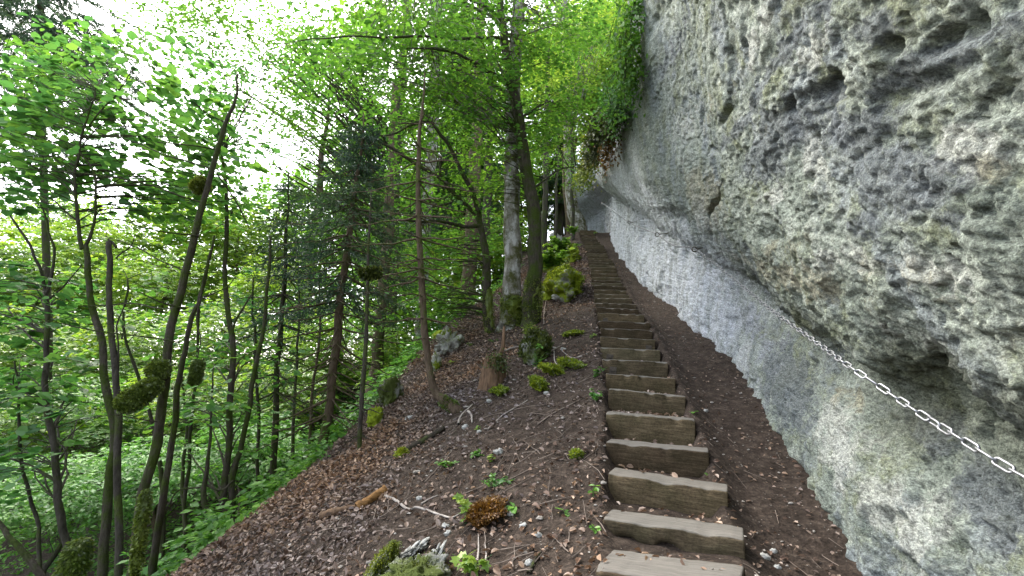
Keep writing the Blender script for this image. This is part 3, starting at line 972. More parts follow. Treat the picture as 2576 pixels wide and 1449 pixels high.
def build_step(i):
    Lp, Rp = st_L[i], st_R[i]
    e = Rp - Lp
    W = np.linalg.norm(e)
    ex = e / W
    ez = np.array([0, 0, 1.0])
    back = np.cross(ez, ex)
    back = back / np.linalg.norm(back)
    ez = np.cross(ex, back)
    hgt, dep = 0.24, 0.20
    if i == 0:
        dep = 0.27
    rg = np.random.default_rng(100 + i)
    nxs, k = max(14, int(60 - i * 1.4)), 6
    # cross-section, front top edge at (0,0), rounded corners
    r = 0.012
    sec = []
    front = np.linspace(-hgt, -r, k)
    for zf in front:
        sec.append((0.0, zf))
    sec += [(r * 0.3, -r * 0.3)]
    for yf in np.linspace(r, dep - r, k):
        sec.append((yf, 0.0))
    sec += [(dep, -r)]
    sec.append((dep, -hgt))
    sec = np.array(sec)
    ts = np.linspace(0, 1, nxs)
    ts[1], ts[-2] = 0.012, 0.988
    V = []
    for t in ts:
        sc = 0.985 if t in (0.0, 1.0) else 1.0
        y, z = sec[:, 0].copy(), sec[:, 1].copy()
        yc, zc = dep / 2, -hgt / 2
        y, z = yc + (y - yc) * sc, zc + (z - zc) * sc
        wv = 0.0025 * vn(t * 3 + i * 5.1, 0, 0, 7) + 0.002 * vn(t * 13 + i * 3.3, 0, 0, 8)
        z = z + wv * (z > -hgt * 0.8)
        edge = 0.022 * np.maximum(0, vn(t * 9 + i * 2.2, 0, 0, 9)) * np.exp(-((y) ** 2 + z ** 2) / 0.0012)
        y = y + edge
        z = z - edge * 0.8
        y = y + 0.004 * vn(t * 7 + i, z * 25, 0, 10)
        if i == 1:      # the rotted hollow low in the face of this one
            rot = smooth(-0.09, -0.13, z + 0.035 * vn(t * 6, 0, 0, 3) - 0.07 * (t - 0.3)) * (1 - smooth(0.45, 0.62, t)) * (y < 0.06)
            y = y + 0.09 * rot
        V.append(Lp[None] + (t * W) * ex[None] + y[:, None] * back[None] + z[:, None] * ez[None])
    V = np.array(V)
    ns = len(sec)
    a = np.arange(nxs - 1)[:, None] * ns
    b = np.arange(ns)[None]
    b2 = (b + 1) % ns
    q = np.stack([a + b, a + ns + b, a + ns + b2, a + b2], -1).reshape(-1, 4)
    c0 = V[0].mean(0)
    c1 = V[-1].mean(0)
    VV = np.vstack([V.reshape(-1, 3), c0, c1])
    n0 = len(VV)
    bb = np.arange(ns)
    cap0 = np.stack([bb, (bb + 1) % ns, np.full(ns, n0 - 2)], -1)
    off = (nxs - 1) * ns
    cap1 = np.stack([off + (bb + 1) % ns, off + bb, np.full(ns, n0 - 1)], -1)
    base = (Lp + Rp) / 2 + back * dep / 2 - np.array([0, 0, hgt])
    if i < 30:
        extra = {0: 'broad and worn', 1: 'rotted hollow and bolt plate', 4: 'brown needles heaped on it',
                 7: 'bolt plate at left', 8: 'bolt plate at left', 9: 'bolt plate at right'}.get(i)
        lab = f"{ORD[i]} timber step from the foot of the flight" + (f", {extra}" if extra else '')
    else:
        m = len(STEPS) - 1 - i
        o2 = (['topmost'] + ORD[1:])[m]
        lab = 'topmost narrow dark timber step of the flight' if m == 0 else f'{o2} narrow timber step counted down from the top'
    # object axes: length along local x so that the grain runs along the beam
    Mx = np.stack([ex, back, ez], 1)
    loc = (VV - base) @ Mx
    mb = MB()
    mb.addm(loc, [q, cap0, cap1])
    root = empty('timber_step', base, lab, 'step', 'timber steps of the flight')
    from mathutils import Matrix
    root.rotation_euler = Matrix(Mx.tolist()).to_euler()
    ob = mb.build('beam', M['timber'], root)
    for mod_w in (0,):
        pass
    for u in PLATES.get(i, []):
        pb = MB()
        s2, th = 0.038, 0.008
        cx = u * W - W / 2
        zc = hgt - 0.12
        rot = R(rg.uniform(-14, 14))
        def box(sx, sz, y0, y1, rot):
            c = np.array([[-sx, -sz], [sx, -sz], [sx, sz], [-sx, sz]])
            c = c @ np.array([[math.cos(rot), -math.sin(rot)], [math.sin(rot), math.cos(rot)]])
            fr = np.array([[cx + p[0] * 0.93, y0, zc + p[1] * 0.93] for p in c])
            mid = np.array([[cx + p[0], y0 + 0.003, zc + p[1]] for p in c])
            bk = np.array([[cx + p[0], y1, zc + p[1]] for p in c])
            f = [[0, 1, 2, 3]] + [[k2, 4 + k2, 4 + (k2 + 1) % 4, (k2 + 1) % 4] for k2 in range(4)] + [[4 + k2, 8 + k2, 8 + (k2 + 1) % 4, 4 + (k2 + 1) % 4] for k2 in range(4)]
            pb.add(np.vstack([fr, mid, bk]), np.array(f)[:, ::-1])
        y0 = -dep / 2
        box(s2, s2, y0 - th, y0 + 0.004, rot)
        plate = pb.build('bolt_plate', M['iron'], root, shade=False)
        pb = MB()
        hx = np.arange(6) / 6 * 2 * math.pi
        ring = np.stack([cx + 0.015 * np.cos(hx), np.full(6, y0 - th - 0.012), zc + 0.015 * np.sin(hx)], -1)
        ring2 = ring.copy()
        ring2[:, 1] = y0 - th + 0.002
        kk = np.arange(6)
        pb.addm(np.vstack([ring, ring2, [[cx, y0 - th - 0.013, zc]]]),
                [np.stack([kk, (kk + 1) % 6, 6 + (kk + 1) % 6, 6 + kk], -1), np.stack([(kk + 1) % 6, kk, np.full(6, 12)], -1)])
        pb.build('bolt', M['iron'], plate, shade=False)
    return root


for i in range(len(STEPS)):
    build_step(i)
# ------------------------------------------------------------------ trees
def world_path(px, Y0, Y1=None):
    """photo points (x, y, width in px) at a distance Y0 (running to Y1 at the end) -> points and radii"""
    Y1 = Y0 if Y1 is None else Y1
    L = np.concatenate([[0], np.cumsum([math.hypot(px[i + 1][0] - px[i][0], px[i + 1][1] - px[i][1]) for i in range(len(px) - 1)])])
    L = L / max(L[-1], 1e-6)
    out = []
    for (x, y, wd), t in zip(px, L):
        Y = Y0 + (Y1 - Y0) * t
        p = at(x, y, Y)
        v = (724.5 - y) / F
        depth = Y / (CP - v * SP)
        out.append((*p, wd / F * depth / 2 / math.sqrt(1 + ((x - 1288) / F) ** 2)))
    return np.array(out)


def limb(mb, px, Y0, Y1=None, n=None, wob=0.02, sides=7, rough=0.12, seed=0, to_ground=False, minr=0.0025):
    P = world_path(px, Y0, Y1)
    if to_ground:
        p0 = P[0].copy()
        zz = float(ground_z(p0[0], p0[1])) - 0.15
        if p0[2] > zz + 0.05:
            d = P[0] - P[1]
            k = (p0[2] - zz)
            q = p0.copy()
            q[:2] += d[:2] / max(abs(d[2]), 0.2) * k * 0.35
            q[2] = float(ground_z(q[0], q[1])) - 0.15
            q[3] *= 1.2
            P = np.vstack([q, P])
    n = n or max(10, 4 * len(P))
    Q = resample(P, n, wob, seed)
    tube(mb, Q[:, :3], np.maximum(Q[:, 3], minr), sides, rough, seed=seed)
    return Q


def root_flare(mb, P, r, n=5, seed=0):
    rg = np.random.default_rng(seed)
    for k in range(n):
        a = k / n * 6.28 + rg.uniform(-0.4, 0.4)
        L = r * rg.uniform(0.9, 2.2)
        pts = []
        for t in np.linspace(0, 1, 5):
            x, y = P[0] + math.cos(a) * (r * 0.5 + L * t), P[1] + math.sin(a) * (r * 0.5 + L * t)
            g = float(ground_z(x, y))
            pts.append((x, y, g + r * 1.6 * (1 - t) ** 2.2 - 0.03 * t, r * (0.55 - 0.42 * t)))
        pts = np.array(pts)
        tube(mb, pts[:, :3], pts[:, 3], 6, 0.12, seed=seed + k)


def blob(cx, cy, rx, ry, Y, dY, n, rg, shell=0.0):
    """random points in a crown part seen at (cx, cy) on the photo, rx by ry px, at distance Y +- dY"""
    u = rg.normal(0, 1, (n, 3))
    u = u / np.linalg.norm(u, axis=1)[:, None] * (rg.uniform(shell, 1, n) ** (1 / 2.2))[:, None]
    out = []
    for a, b, c in u:
        out.append(at(cx + a * rx, cy + b * ry, max(1.2, Y + c * dY)))
    return np.array(out)


def crown(root, blobs, Q, mat, leaf, L, nleaf, shape=LEAF6, faces=LEAF6_F, twig_mat=None, twigs=True, connect=0.6, droop=0.15,
          rg=None, name='crown', tiltj=0.16, nj=0.32, trunk=None, dens=1.0):
    """leafy twigs through the crown parts, carried by thin branches that leave the limb Q"""
    rg = rg or np.random.default_rng(1)
    C = np.concatenate([blob(*b[:6], int(b[6] * dens), rg) for b in blobs])
    gz = ground_z(C[:, 0], C[:, 1])
    C = C[C[:, 2] > gz + 0.15]
    if len(C) == 0:
        return
    d2 = ((C[:, None, :2] - Q[None, :, :2]) ** 2).sum(-1)
    hd = np.sqrt(d2.min(1))
    # leave the stem lower than the twig
    want = C[:, 2] - 0.35 * hd
    cost = np.abs(Q[None, :, 2] - want[:, None]) + 0.7 * np.sqrt(d2)
    k = cost.argmin(1)
    out = C - Q[k, :3]
    out[:, 2] = 0
    mb = MB()
    tw = MB() if twigs else None
    sprays(mb, C, unit(out), L, nleaf, leaf, shape, faces, droop=droop, tiltj=tiltj, nj=nj, twig=tw, rg=rg)
    br = MB()
    for i in range(len(C)):
        if rg.random() < connect:
            a, b = Q[k[i]], C[i]
            ln = np.linalg.norm(b - a[:3])
            mid = (a[:3] + b) / 2 + np.array([rg.normal(0, .05), rg.normal(0, .05), 0.06]) * ln
            r0 = min(a[3] * 0.6, 0.004 + 0.006 * ln)
            pts = resample(np.array([[*a[:3], r0], [*mid, r0 * 0.65], [*b, 0.003]]), 7, 0.015 * ln, int(rg.integers(1000)))
            tube(br, pts[:, :3], np.maximum(pts[:, 3], 0.002), 4, cap=False)
    cr = mb.build(name, mat, None, shade=False)
    reparent(cr, root)
    for s in (br, tw):
        if s and s.v and trunk is not None:
            off = trunk.n
            trunk.v += s.v
            for kk, fl in s.f.items():
                trunk.f.setdefault(kk, []).extend([f + off for f in fl])
            trunk.n += s.n
    return cr


def reparent(o, root):
    """world-space mesh becomes a child of root without moving"""
    o.parent = root
    loc = np.array(root.location)
    me = o.data
    a = np.empty(len(me.vertices) * 3, np.float32)
    me.vertices.foreach_get('co', a)
    a = a.reshape(-1, 3) - loc.astype(np.float32)
    me.vertices.foreach_set('co', a.ravel())
    me.update()


def part(mb, name, mat, root, shade=True):
    o = mb.build(name, mat, shade=shade)
    reparent(o, root)
    return o


def moss_lump(root, p0, p1, r, n, mat, name='moss_clump', seed=0, leaf=0.03, fuzz=0.35):
    """a shaggy cushion of moss grown round a branch from p0 to p1"""
    rg = np.random.default_rng(seed)
    core = MB()
    pts = resample(np.array([p0, (np.array(p0) + np.array(p1)) / 2, p1]), 12)
    t = np.linspace(0, 1, 12)
    rad = r * np.sqrt(np.maximum(0.04, 1 - (2 * t - 1) ** 4)) * (1 + 0.2 * vn(t * 4 + seed, 0, 0, 5))
    tube(core, pts, rad * 0.85, 10, 0.25, seed=seed)
    k = rg.uniform(0, 1, n)
    P = np.stack([np.interp(k, t, pts[:, i]) for i in range(3)], -1)
    ax = unit(np.array(p1) - np.array(p0))
    dirs = rg.normal(0, 1, (n, 3))
    dirs = unit(dirs - ax * (dirs @ ax)[:, None])
    P = P + dirs * (np.interp(k, t, rad) * rg.uniform(0.7, 1.05, n))[:, None]
    dd = dirs + rg.normal(0, fuzz, (n, 3)) + np.array([0, 0, -0.35])
    leaves(core, P, dd, rg.normal(0, 1, (n, 3)), leaf * rg.uniform(0.5, 1.4, n), LEAF4, LEAF4_F)
    return part(core, name, M[mat], root, shade=False)


def tree_root(name, P, label, cat='tree', group=None):
    return empty(name, (P[0], P[1], P[2]), label, cat, group)


def gpt(Q):
    return np.array([Q[0, 0], Q[0, 1], float(ground_z(Q[0, 0], Q[0, 1]))])


BIG = dict(shape=ROUND6, faces=LEAF6_F, dens=1.7)
SM = dict(shape=LEAF6, faces=LEAF6_F, dens=2.0)
FAR = dict(shape=LEAF4, faces=LEAF4_F)


def broad(name, label, limbs, bark, crowns, Y, seed, cat='tree', group=None, wob=0.03, sides=8, flare=False, Y1=None, ws=1.0):
    """limbs: list of photo polylines, the first is the stem; crowns: list of keyword dicts for crown()"""
    mb = MB()
    Qs = []
    for k, l in enumerate(limbs):
        y0, y1 = Y, Y1
        if isinstance(l, tuple):
            l, y0, y1 = l
        l = [(a_, b_, c_ * ws) for a_, b_, c_ in l]
        Qs.append(limb(mb, l, y0, y1, seed=seed + k * 7, wob=wob if k else wob * 0.7, sides=sides if k == 0 else 6, to_ground=(k == 0)))
    base = gpt(Qs[0])
    if flare:
        root_flare(mb, base, Qs[0][2, 3] * 1.0, 6, seed)
    r = tree_root(name, base, label, cat, group)
    Q = np.concatenate(Qs)
    for k, c in enumerate(crowns):
        c = dict(c)
        crown(r, c.pop('blobs'), Q, M[c.pop('mat')], c.pop('leaf'), c.pop('L'), c.pop('nleaf'), rg=np.random.default_rng(seed * 13 + k),
              name='crown' if k == 0 else 'foliage', trunk=mb, **c)
    part(mb, 'trunk', M[bark], r)
    return r, Q


# --- near trees on the left, growing up from below the litter slope
T1, Q1 = broad('broadleaf_tree', 'thin grey forked tree with big round leaves, furthest left of the near trunks',
               [[(170, 1449, 30), (150, 1250, 26), (125, 1050, 22), (118, 860, 19), (115, 740, 18)],
                [(115, 740, 13), (90, 650, 11), (60, 590, 10), (10, 535, 7)], [(118, 735, 12), (130, 640, 10), (118, 570, 8), (104, 515, 6)],
                [(118, 760, 8), (165, 710, 6), (200, 660, 4)]], 'bark_grey',
               [dict(blobs=[(60, 760, 170, 110, 5, 0.9, 30), (100, 980, 180, 120, 5, 1.0, 26), (60, 1160, 150, 90, 5, 0.8, 16)], mat='leaf_hazel', leaf=0.10, L=0.42, nleaf=12, **BIG)],
               4.6, 11, ws=0.85)
T2, Q2 = broad('broadleaf_tree', 'dark mossy tree forking into two upright stems under a canopy of round leaves',
               [[(258, 1449, 40), (270, 1250, 36), (283, 1080, 34), (258, 900, 29), (228, 760, 25), (211, 620, 22)],
                [(211, 622, 16), (192, 520, 13), (193, 400, 11), (228, 290, 8), (238, 225, 5)], [(212, 620, 15), (240, 565, 12), (229, 450, 9), (196, 370, 7)],
                [(225, 320, 7), (290, 215, 5), (345, 172, 3)]], 'bark_moss',
               [dict(blobs=[(110, 260, 230, 200, 4.9, 1.1, 40), (350, 250, 210, 180, 4.9, 1.1, 40), (400, 420, 200, 130, 4.9, 0.9, 30), (140, 430, 240, 120, 4.8, 0.9, 30)],
                     mat='leaf_hazel', leaf=0.095, L=0.45, nleaf=13, **BIG),
                dict(blobs=[(190, 150, 240, 120, 6.0, 1.0, 34), (440, 500, 160, 80, 5.4, 0.8, 20)], mat='leaf_under', leaf=0.09, L=0.42, nleaf=12, **BIG)],
               4.3, 12, ws=0.75)
T3, Q3 = broad('broken_tree', 'brown broken-topped trunk beside the dark forked tree',
               [[(300, 1449, 30), (293, 1180, 27), (291, 1000, 25), (278, 840, 23), (270, 740, 22), (276, 670, 21), (283, 605, 20)],
                [(282, 612, 11), (272, 600, 9), (262, 594, 7)], [(280, 655, 7), (315, 620, 5), (345, 590, 4)], [(286, 990, 8), (300, 850, 6), (318, 760, 5)]], 'bark_grey', [], 4.1, 13, ws=0.78)
T4l = [[(330, 1449, 50), (362, 1250, 46), (395, 1080, 44), (420, 930, 40), (440, 800, 36), (490, 590, 30), (550, 380, 21), (585, 250, 13), (602, 185, 7)],
       ([(550, 377, 9), (480, 367, 7), (395, 355, 5)], 3.75, 3.5), ([(535, 430, 8), (420, 392, 7), (295, 348, 5), (155, 300, 4), (60, 250, 3)], 3.75, 4.2),
       ([(515, 515, 9), (430, 485, 8), (350, 455, 7), (210, 437, 6), (80, 428, 5), (-20, 418, 4)], 3.75, 3.3), ([(500, 595, 9), (440, 588, 7), (370, 575, 6), (300, 550, 4)], 3.7, 3.4),
       ([(475, 685, 10), (400, 655, 7), (345, 630, 6), (266, 598, 4)], 3.7, 3.9), ([(465, 772, 9), (410, 758, 8), (355, 733, 5)], 3.7, 3.5),
       ([(462, 775, 8), (340, 768, 7), (205, 768, 5)], 3.7, 4.3), ([(445, 865, 8), (280, 836, 7), (90, 800, 6), (-30, 772, 5)], 3.65, 3.2),
       ([(390, 1055, 7), (330, 1050, 6), (270, 1042, 4)], 3.6, 3.3), ([(545, 435, 7), (590, 500, 6), (625, 575, 4)], 3.75, 4.1), ([(570, 310, 6), (520, 285, 5), (470, 240, 3)], 3.8, 3.6),
       ([(592, 215, 5), (520, 150, 4), (440, 90, 3)], 3.85, 3.7), ([(580, 240, 5), (545, 230, 4)], 3.8, 3.6)]
T4, Q4 = broad('mossy_tree', 'leaning mossy trunk with bare side branches and a large shaggy moss clump', T4l, 'bark_moss',
               [], 3.7, 14, wob=0.02, ws=0.64)
moss_lump(T4, at(405, 955, 3.55), at(296, 1030, 3.45), 0.066, 3400, 'moss_bag', seed=1, leaf=0.022)
moss_lump(T4, at(425, 925, 3.6), at(372, 935, 3.6), 0.055, 2000, 'moss_bag', seed=2, leaf=0.022)
moss_lump(T4, at(524, 455, 3.75), at(482, 478, 3.7), 0.055, 2000, 'moss_bag', seed=3, leaf=0.022)
for k, (a, b) in enumerate([((340, 1449), (368, 1230)),]):
    moss_lump(T4, at(a[0], a[1], 3.62), at(b[0], b[1], 3.62), 0.034 - 0.004 * k, 1500, 'moss_bag', name='moss_sleeve', seed=20 + k, leaf=0.024)
T5, Q5 = broad('slender_tree', 'slender leaning trunk close against the mossy one, with a hanging moss bag',
               [[(378, 1449, 34), (405, 1250, 29), (430, 1080, 25), (452, 950, 22), (470, 880, 20), (495, 770, 17), (510, 720, 15), (538, 598, 9)],
                ([(510, 700, 6), (505, 800, 6), (507, 850, 5), (492, 910, 4)], 3.9, 3.8), ([(500, 760, 6), (560, 730, 5), (590, 700, 4)], 3.9, 4.2)], 'bark_moss', [], 3.95, 15, ws=0.72)
moss_lump(T5, at(500, 905, 3.8), at(488, 968, 3.8), 0.042, 1600, 'moss_bag', seed=4, leaf=0.02)
T6, Q6 = broad('broadleaf_tree', 'curve-footed trunk rooted on the edge of the litter slope, twin stem behind it',
               [[(595, 1330, 30), (568, 1270, 27), (562, 1200, 25), (575, 1080, 23), (580, 900, 22), (570, 700, 18), (566, 520, 13), (560, 380, 8)],
                [(590, 1285, 26), (582, 1200, 22), (612, 1080, 19), (645, 900, 16), (672, 720, 12), (690, 600, 8)], [(578, 860, 9), (600, 810, 8), (640, 740, 6)]], 'bark_moss',
               [dict(blobs=[(560, 1090, 150, 110, 6.2, 0.9, 26), (600, 900, 120, 80, 6.0, 0.9, 16), (540, 480, 130, 120, 6.8, 0.9, 16)], mat='leaf_under', leaf=0.085, L=0.45, nleaf=11, **BIG),
                dict(blobs=[(600, 300, 120, 170, 6.6, 0.8, 34), (680, 130, 120, 130, 7.0, 0.8, 26), (500, 120, 110, 90, 6.4, .6, 12)], mat='leaf_hazel', leaf=0.06, L=0.4, nleaf=10, connect=0.07, **SM)], 5.4, 16, ws=0.75)
T7, Q7 = broad('young_tree', 'short crooked mossy sapling left of the curve-footed trunk',
               [[(540, 1360, 20), (520, 1290, 18), (514, 1230, 17), (524, 1130, 11), (530, 1000, 7), (540, 920, 4)], [(516, 1225, 9), (560, 1240, 8), (585, 1215, 6)],
                [(516, 1228, 7), (450, 1245, 6), (405, 1290, 4)]], 'bark_moss',
               [dict(blobs=[(500, 1010, 90, 60, 5.0, 0.5, 10)], mat='leaf_hazel', leaf=0.09, L=0.4, nleaf=10, **BIG)], 5.0, 17, ws=0.85)


moss_lump(T1, at(205, 1355, 4.4), at(175, 1455, 4.4), 0.10, 1500, 'moss_bag', seed=8)
for k, (lab, path, Y, bk) in enumerate([
        ('dark trunk leaning out of the lower left corner', [(110, 1475, 24), (60, 1395, 21), (20, 1340, 18), (-40, 1270, 14)], 3.4, 'bark_moss'),
        ('thin sapling stem in the lower left between corner trunk and grey forked tree', [(100, 1449, 14), (75, 1250, 12), (50, 1050, 9), (40, 900, 5)], 5.2, 'bark_grey'),
        ('very slim upright stem behind the moss clumps', [(455, 1449, 11), (470, 1200, 10), (485, 1000, 9), (500, 750, 6)], 6.2, 'bark_dark'),
        ('slim stem between dark forked tree and leaning mossy trunk', [(410, 1330, 13), (396, 1120, 12), (318, 850, 8), (322, 700, 5)], 6.8, 'bark_dark'),
        ('straight slim sapling right of the twin-stemmed trunk', [(640, 1260, 10), (648, 1050, 9), (640, 850, 7), (636, 700, 4)], 7.4, 'bark_dark'),
        ('thin pale stem left of the wispy spruce', [(735, 1120, 9), (742, 980, 8), (750, 840, 6), (752, 700, 4)], 8.6, 'bark_grey'),
        ('thin stem right behind the foot of the wispy spruce', [(775, 1150, 8), (785, 1000, 8), (800, 860, 6), (806, 700, 4)], 8.2, 'bark_brown'),
        ('bent sapling on the valley side of the twin-stemmed trunk', [(470, 1370, 12), (455, 1220, 11), (470, 1080, 8), (455, 930, 5)], 7.6, 'bark_moss')]):
    cs = [] if k == 0 else [dict(blobs=[(path[-1][0], path[-1][1] + 60, 90, 110, Y, 0.7, 9)], mat='leaf_under' if k % 2 else 'leaf_hazel', leaf=0.085, L=0.42, nleaf=11, **BIG)]
    broad('leaning_trunk' if k == 0 else 'sapling', lab, [path], bk, cs, Y, 700 + k, sides=6)

# --- conifers
def conifer(label, path, Y, whorls, bark, needle, seed, name='spruce_tree', nlen=0.055, dens=70, dead=None, group=None, droop=0.35, cat='tree', Y1=None, sub=7):
    """whorls: (y on photo, branch length px, fullness 0..1) along the stem; needles hang from side twigs"""
    rg = np.random.default_rng(seed)
    mb = MB()
    Q = limb(mb, path, Y, Y1, wob=0.02, seed=seed, to_ground=True)
    base = gpt(Q)
    r = tree_root(name, base, label, cat, group)
    br, nd = mb, MB()
    # photo y of each stem sample
    zs = Q[:, 2]
    for (py, lp, full, nb) in whorls:
        px = np.interp(-py, [-p[1] for p in path][::1], [p[0] for p in path]) if path[0][1] > path[-1][1] else path[0][0]
        zt = at(px, py, Y)[2]
        c = np.array([np.interp(zt, zs, Q[:, k]) for k in range(4)])
        L0 = lp / F * Y
        a0 = rg.uniform(0, 6.28)
        for b in range(nb):
            az = a0 + b / nb * 6.28 + rg.normal(0, 0.25)
            L = L0 * rg.uniform(0.7, 1.15)
            t = np.linspace(0, 1, 7)
            dr = droop * rg.uniform(0.5, 1.3)
            P = c[:3] + np.stack([np.cos(az) * L * t, np.sin(az) * L * t, L * (-dr * t + 0.25 * dr * t ** 3) + rg.normal(0, 0.01, 7)], -1)
            tube(br, P, np.linspace(min(c[3] * 0.6, 0.006 + 0.009 * L), 0.002, 7), 4, cap=False)
            if full <= 0:
                # bare: a few side twigs
                for q in range(int(3 + 4 * L)):
                    tt = rg.uniform(0.2, 0.95)
                    p = np.array([np.interp(tt, t, P[:, k]) for k in range(3)])
                    s = 1 if rg.random() < .5 else -1
                    a2 = az + s * rg.uniform(0.5, 1.1)
                    l2 = L * rg.uniform(0.12, 0.35) * (1.1 - tt)
                    e = p + np.array([math.cos(a2) * l2, math.sin(a2) * l2, -0.3 * l2 + rg.normal(0, 0.02)])
                    tube(br, np.array([p, (p + e) / 2 + [0, 0, 0.01], e]), [0.003, 0.0022, 0.0015], 3, cap=False)
                continue
            ns = max(3, int(sub * (0.5 + L)))
            for q in range(ns):
                tt = (q + rg.random()) / ns
                if rg.random() > full:
                    continue
                p = np.array([np.interp(tt, t, P[:, k]) for k in range(3)])
                for s in (-1, 1):
                    a2 = az + s * rg.uniform(0.6, 1.0)
                    l2 = L * 0.42 * (1.12 - tt) * rg.uniform(0.7, 1.2) + 0.05
                    m = max(8, int(dens * l2 / max(0.25, 1) * 1.0))
                    w_ = rg.random(m)
                    e = np.array([math.cos(a2), math.sin(a2), -0.55])
                    pos = p + w_[:, None] * e * l2 + rg.normal(0, 0.006, (m, 3))
                    dd = e + rg.normal(0, 0.75, (m, 3))
                    leaves(nd, pos, dd, rg.normal(0, 1, (m, 3)), nlen * rg.uniform(0.7, 1.3, m), NEEDLE, LEAF4_F)
    o = part(br, 'trunk', M[bark], r)
    if nd.v:
        o = nd.build('needles', M[needle], shade=False)
        reparent(o, r)
    if dead:
        pass
    return r, Q


def taper(y0, y1, l0, l1, step, f0, f1, nb=6, seed=0):
    rg = np.random.default_rng(seed)
    out = []
    y = y0
    while y > y1:
        t = (y0 - y) / (y0 - y1)
        out.append((y + rg.uniform(-6, 6), (l0 + (l1 - l0) * t) * rg.uniform(0.8, 1.2), f0 + (f1 - f0) * t, nb))
        y -= step
    return out


conifer('dark spruce with dense drooping needles left of the thin bare conifer',
        [(805, 1170, 28), (835, 960, 24), (855, 780, 21), (880, 600, 17), (903, 420, 10), (916, 285, 3)], 6.6,
        taper(1040, 760, 150, 190, 36, 0, 0, 5, 1) + taper(760, 520, 215, 190, 34, 0.15, 0.45, 6, 2) + taper(500, 300, 170, 30, 26, 0.45, 0.75, 6, 3),
        'bark_brown', 'needle', 31, nlen=0.078, dens=95, sub=8, droop=0.5)
conifer('small dark spruce in front of the twin-stemmed trunk',
        [(690, 1120, 18), (700, 900, 15), (715, 700, 11), (722, 560, 7), (727, 430, 3)], 7.6,
        taper(980, 700, 150, 140, 40, 0.1, 0.3, 6, 5) + taper(690, 440, 130, 25, 26, 0.35, 0.7, 6, 6), 'bark_dark', 'needle', 32, nlen=0.08, dens=46, sub=7, droop=0.5)
conifer('bare thin conifer pole with short twig stubs on the litter slope',
        [(888, 1300, 15), (905, 1080, 13), (915, 950, 12), (924, 760, 9), (930, 600, 6), (933, 480, 3)], 5.2,
        taper(1150, 520, 50, 90, 60, 0, 0, 3, 7), 'bark_grey', 'needle', 33, name='bare_conifer')
b10 = hit(1150, 1034)
T10, Q10 = conifer('bare thin conifer with a swept foot and many dead branches in tiers',
                   [(1152, 1034, 30), (1120, 1016, 26), (1092, 982, 22), (1076, 935, 19), (1070, 870, 18), (1060, 700, 17), (1056, 450, 13), (1062, 290, 8), (1067, 190, 3)], b10[1],
                   [(y, l, 0, 5) for y, l in ((310, 90), (370, 150), (405, 150), (455, 190), (505, 190), (545, 170), (600, 190), (650, 150), (675, 170), (700, 160), (740, 110), (800, 120), (850, 60))],
                   'bark_brown', 'needle', 34, name='bare_conifer', droop=0.22)
moss_lump(T10, at(905, 690, b10[1] - .3), at(960, 684, b10[1] - .3), 0.05, 700, 'moss_dark', seed=6, leaf=0.04)
moss_lump(T10, at(1152, 1030, b10[1]), at(1105, 1002, b10[1]), 0.06, 1500, 'moss_bag', name='moss_sleeve', seed=7, leaf=0.02)

# --- beeches on the crest
b11 = hit(1232, 838)
y11 = b11[1]
T11, Q11 = broad('beech_tree', 'crooked mossy beech with arching side limbs left of the pale trunk',
                 [[(1234, 840, 22), (1224, 780, 20), (1228, 700, 18), (1222, 630, 18), (1213, 580, 17), (1205, 545, 15)],
                  ([(1207, 545, 14), (1190, 490, 13), (1150, 400, 11), (1108, 335, 10), (1075, 307, 8), (1010, 325, 6), (935, 347, 4), (800, 345, 3), (640, 390, 2)], y11, y11 - 2.5),
                  ([(1198, 540, 12), (1150, 490, 10), (1105, 445, 9), (1050, 413, 8), (990, 375, 7), (930, 345, 5)], y11, y11 - 1.2),
                  ([(1212, 566, 11), (1170, 567, 10), (1110, 555, 8), (1050, 560, 7), (900, 540, 5)], y11, y11 - 1.0),
                  ([(1190, 500, 8), (1150, 470, 7), (1110, 455, 5)], y11, y11 + 0.5), ([(1110, 520, 6), (1140, 505, 5)], y11, y11)], 'bark_moss',
                 [dict(blobs=[(1120, 620, 120, 70, y11 + .3, 1.2, 40), (1060, 480, 150, 90, y11, 1.4, 40), (1130, 760, 90, 60, y11 + .6, 1.0, 34), (1040, 300, 140, 90, y11 - 0.5, 1.2, 40)],
                       mat='leaf_beech', leaf=0.085, L=0.6, nleaf=16, **SM)], y11, 41)
b12 = hit(1285, 822)
y12 = b12[1]
T12, Q12 = broad('beech_tree', 'thick pale grey beech trunk, white down its left side',
                 [[(1281, 832, 66), (1284, 800, 54), (1288, 740, 46), (1290, 600, 42), (1288, 400, 38), (1294, 200, 34), (1303, 0, 31), (1312, -200, 27), (1322, -500, 18), (1330, -800, 8)],
                  ([(1294, 100, 10), (1230, 40, 8), (1150, -10, 6), (1020, -60, 3)], y12, y12 - 2), ([(1305, -60, 10), (1400, -130, 7), (1500, -160, 4)], y12, y12 + 1.5)], 'bark_pale',
                 [dict(blobs=[(1130, 40, 200, 90, y12 - .6, 1.8, 70), (950, 90, 210, 110, y12 - 1.2, 1.8, 70), (1250, -80, 250, 90, y12, 2.5, 50), (1420, 60, 110, 80, y12 + 1, 1.5, 40)],
                       mat='leaf_beech', leaf=0.09, L=0.65, nleaf=17, **SM)], y12, 42, sides=14)
moss_lump(T12, np.array([b12[0] + 0.05, b12[1] - 0.05, b12[2] - 0.1]), at(1290, 740, y12 - 0.03), 0.195, 4200, 'moss_bag', name='moss_sleeve', seed=9, leaf=0.035)
b13 = hit(1337, 815)
y13 = b13[1]
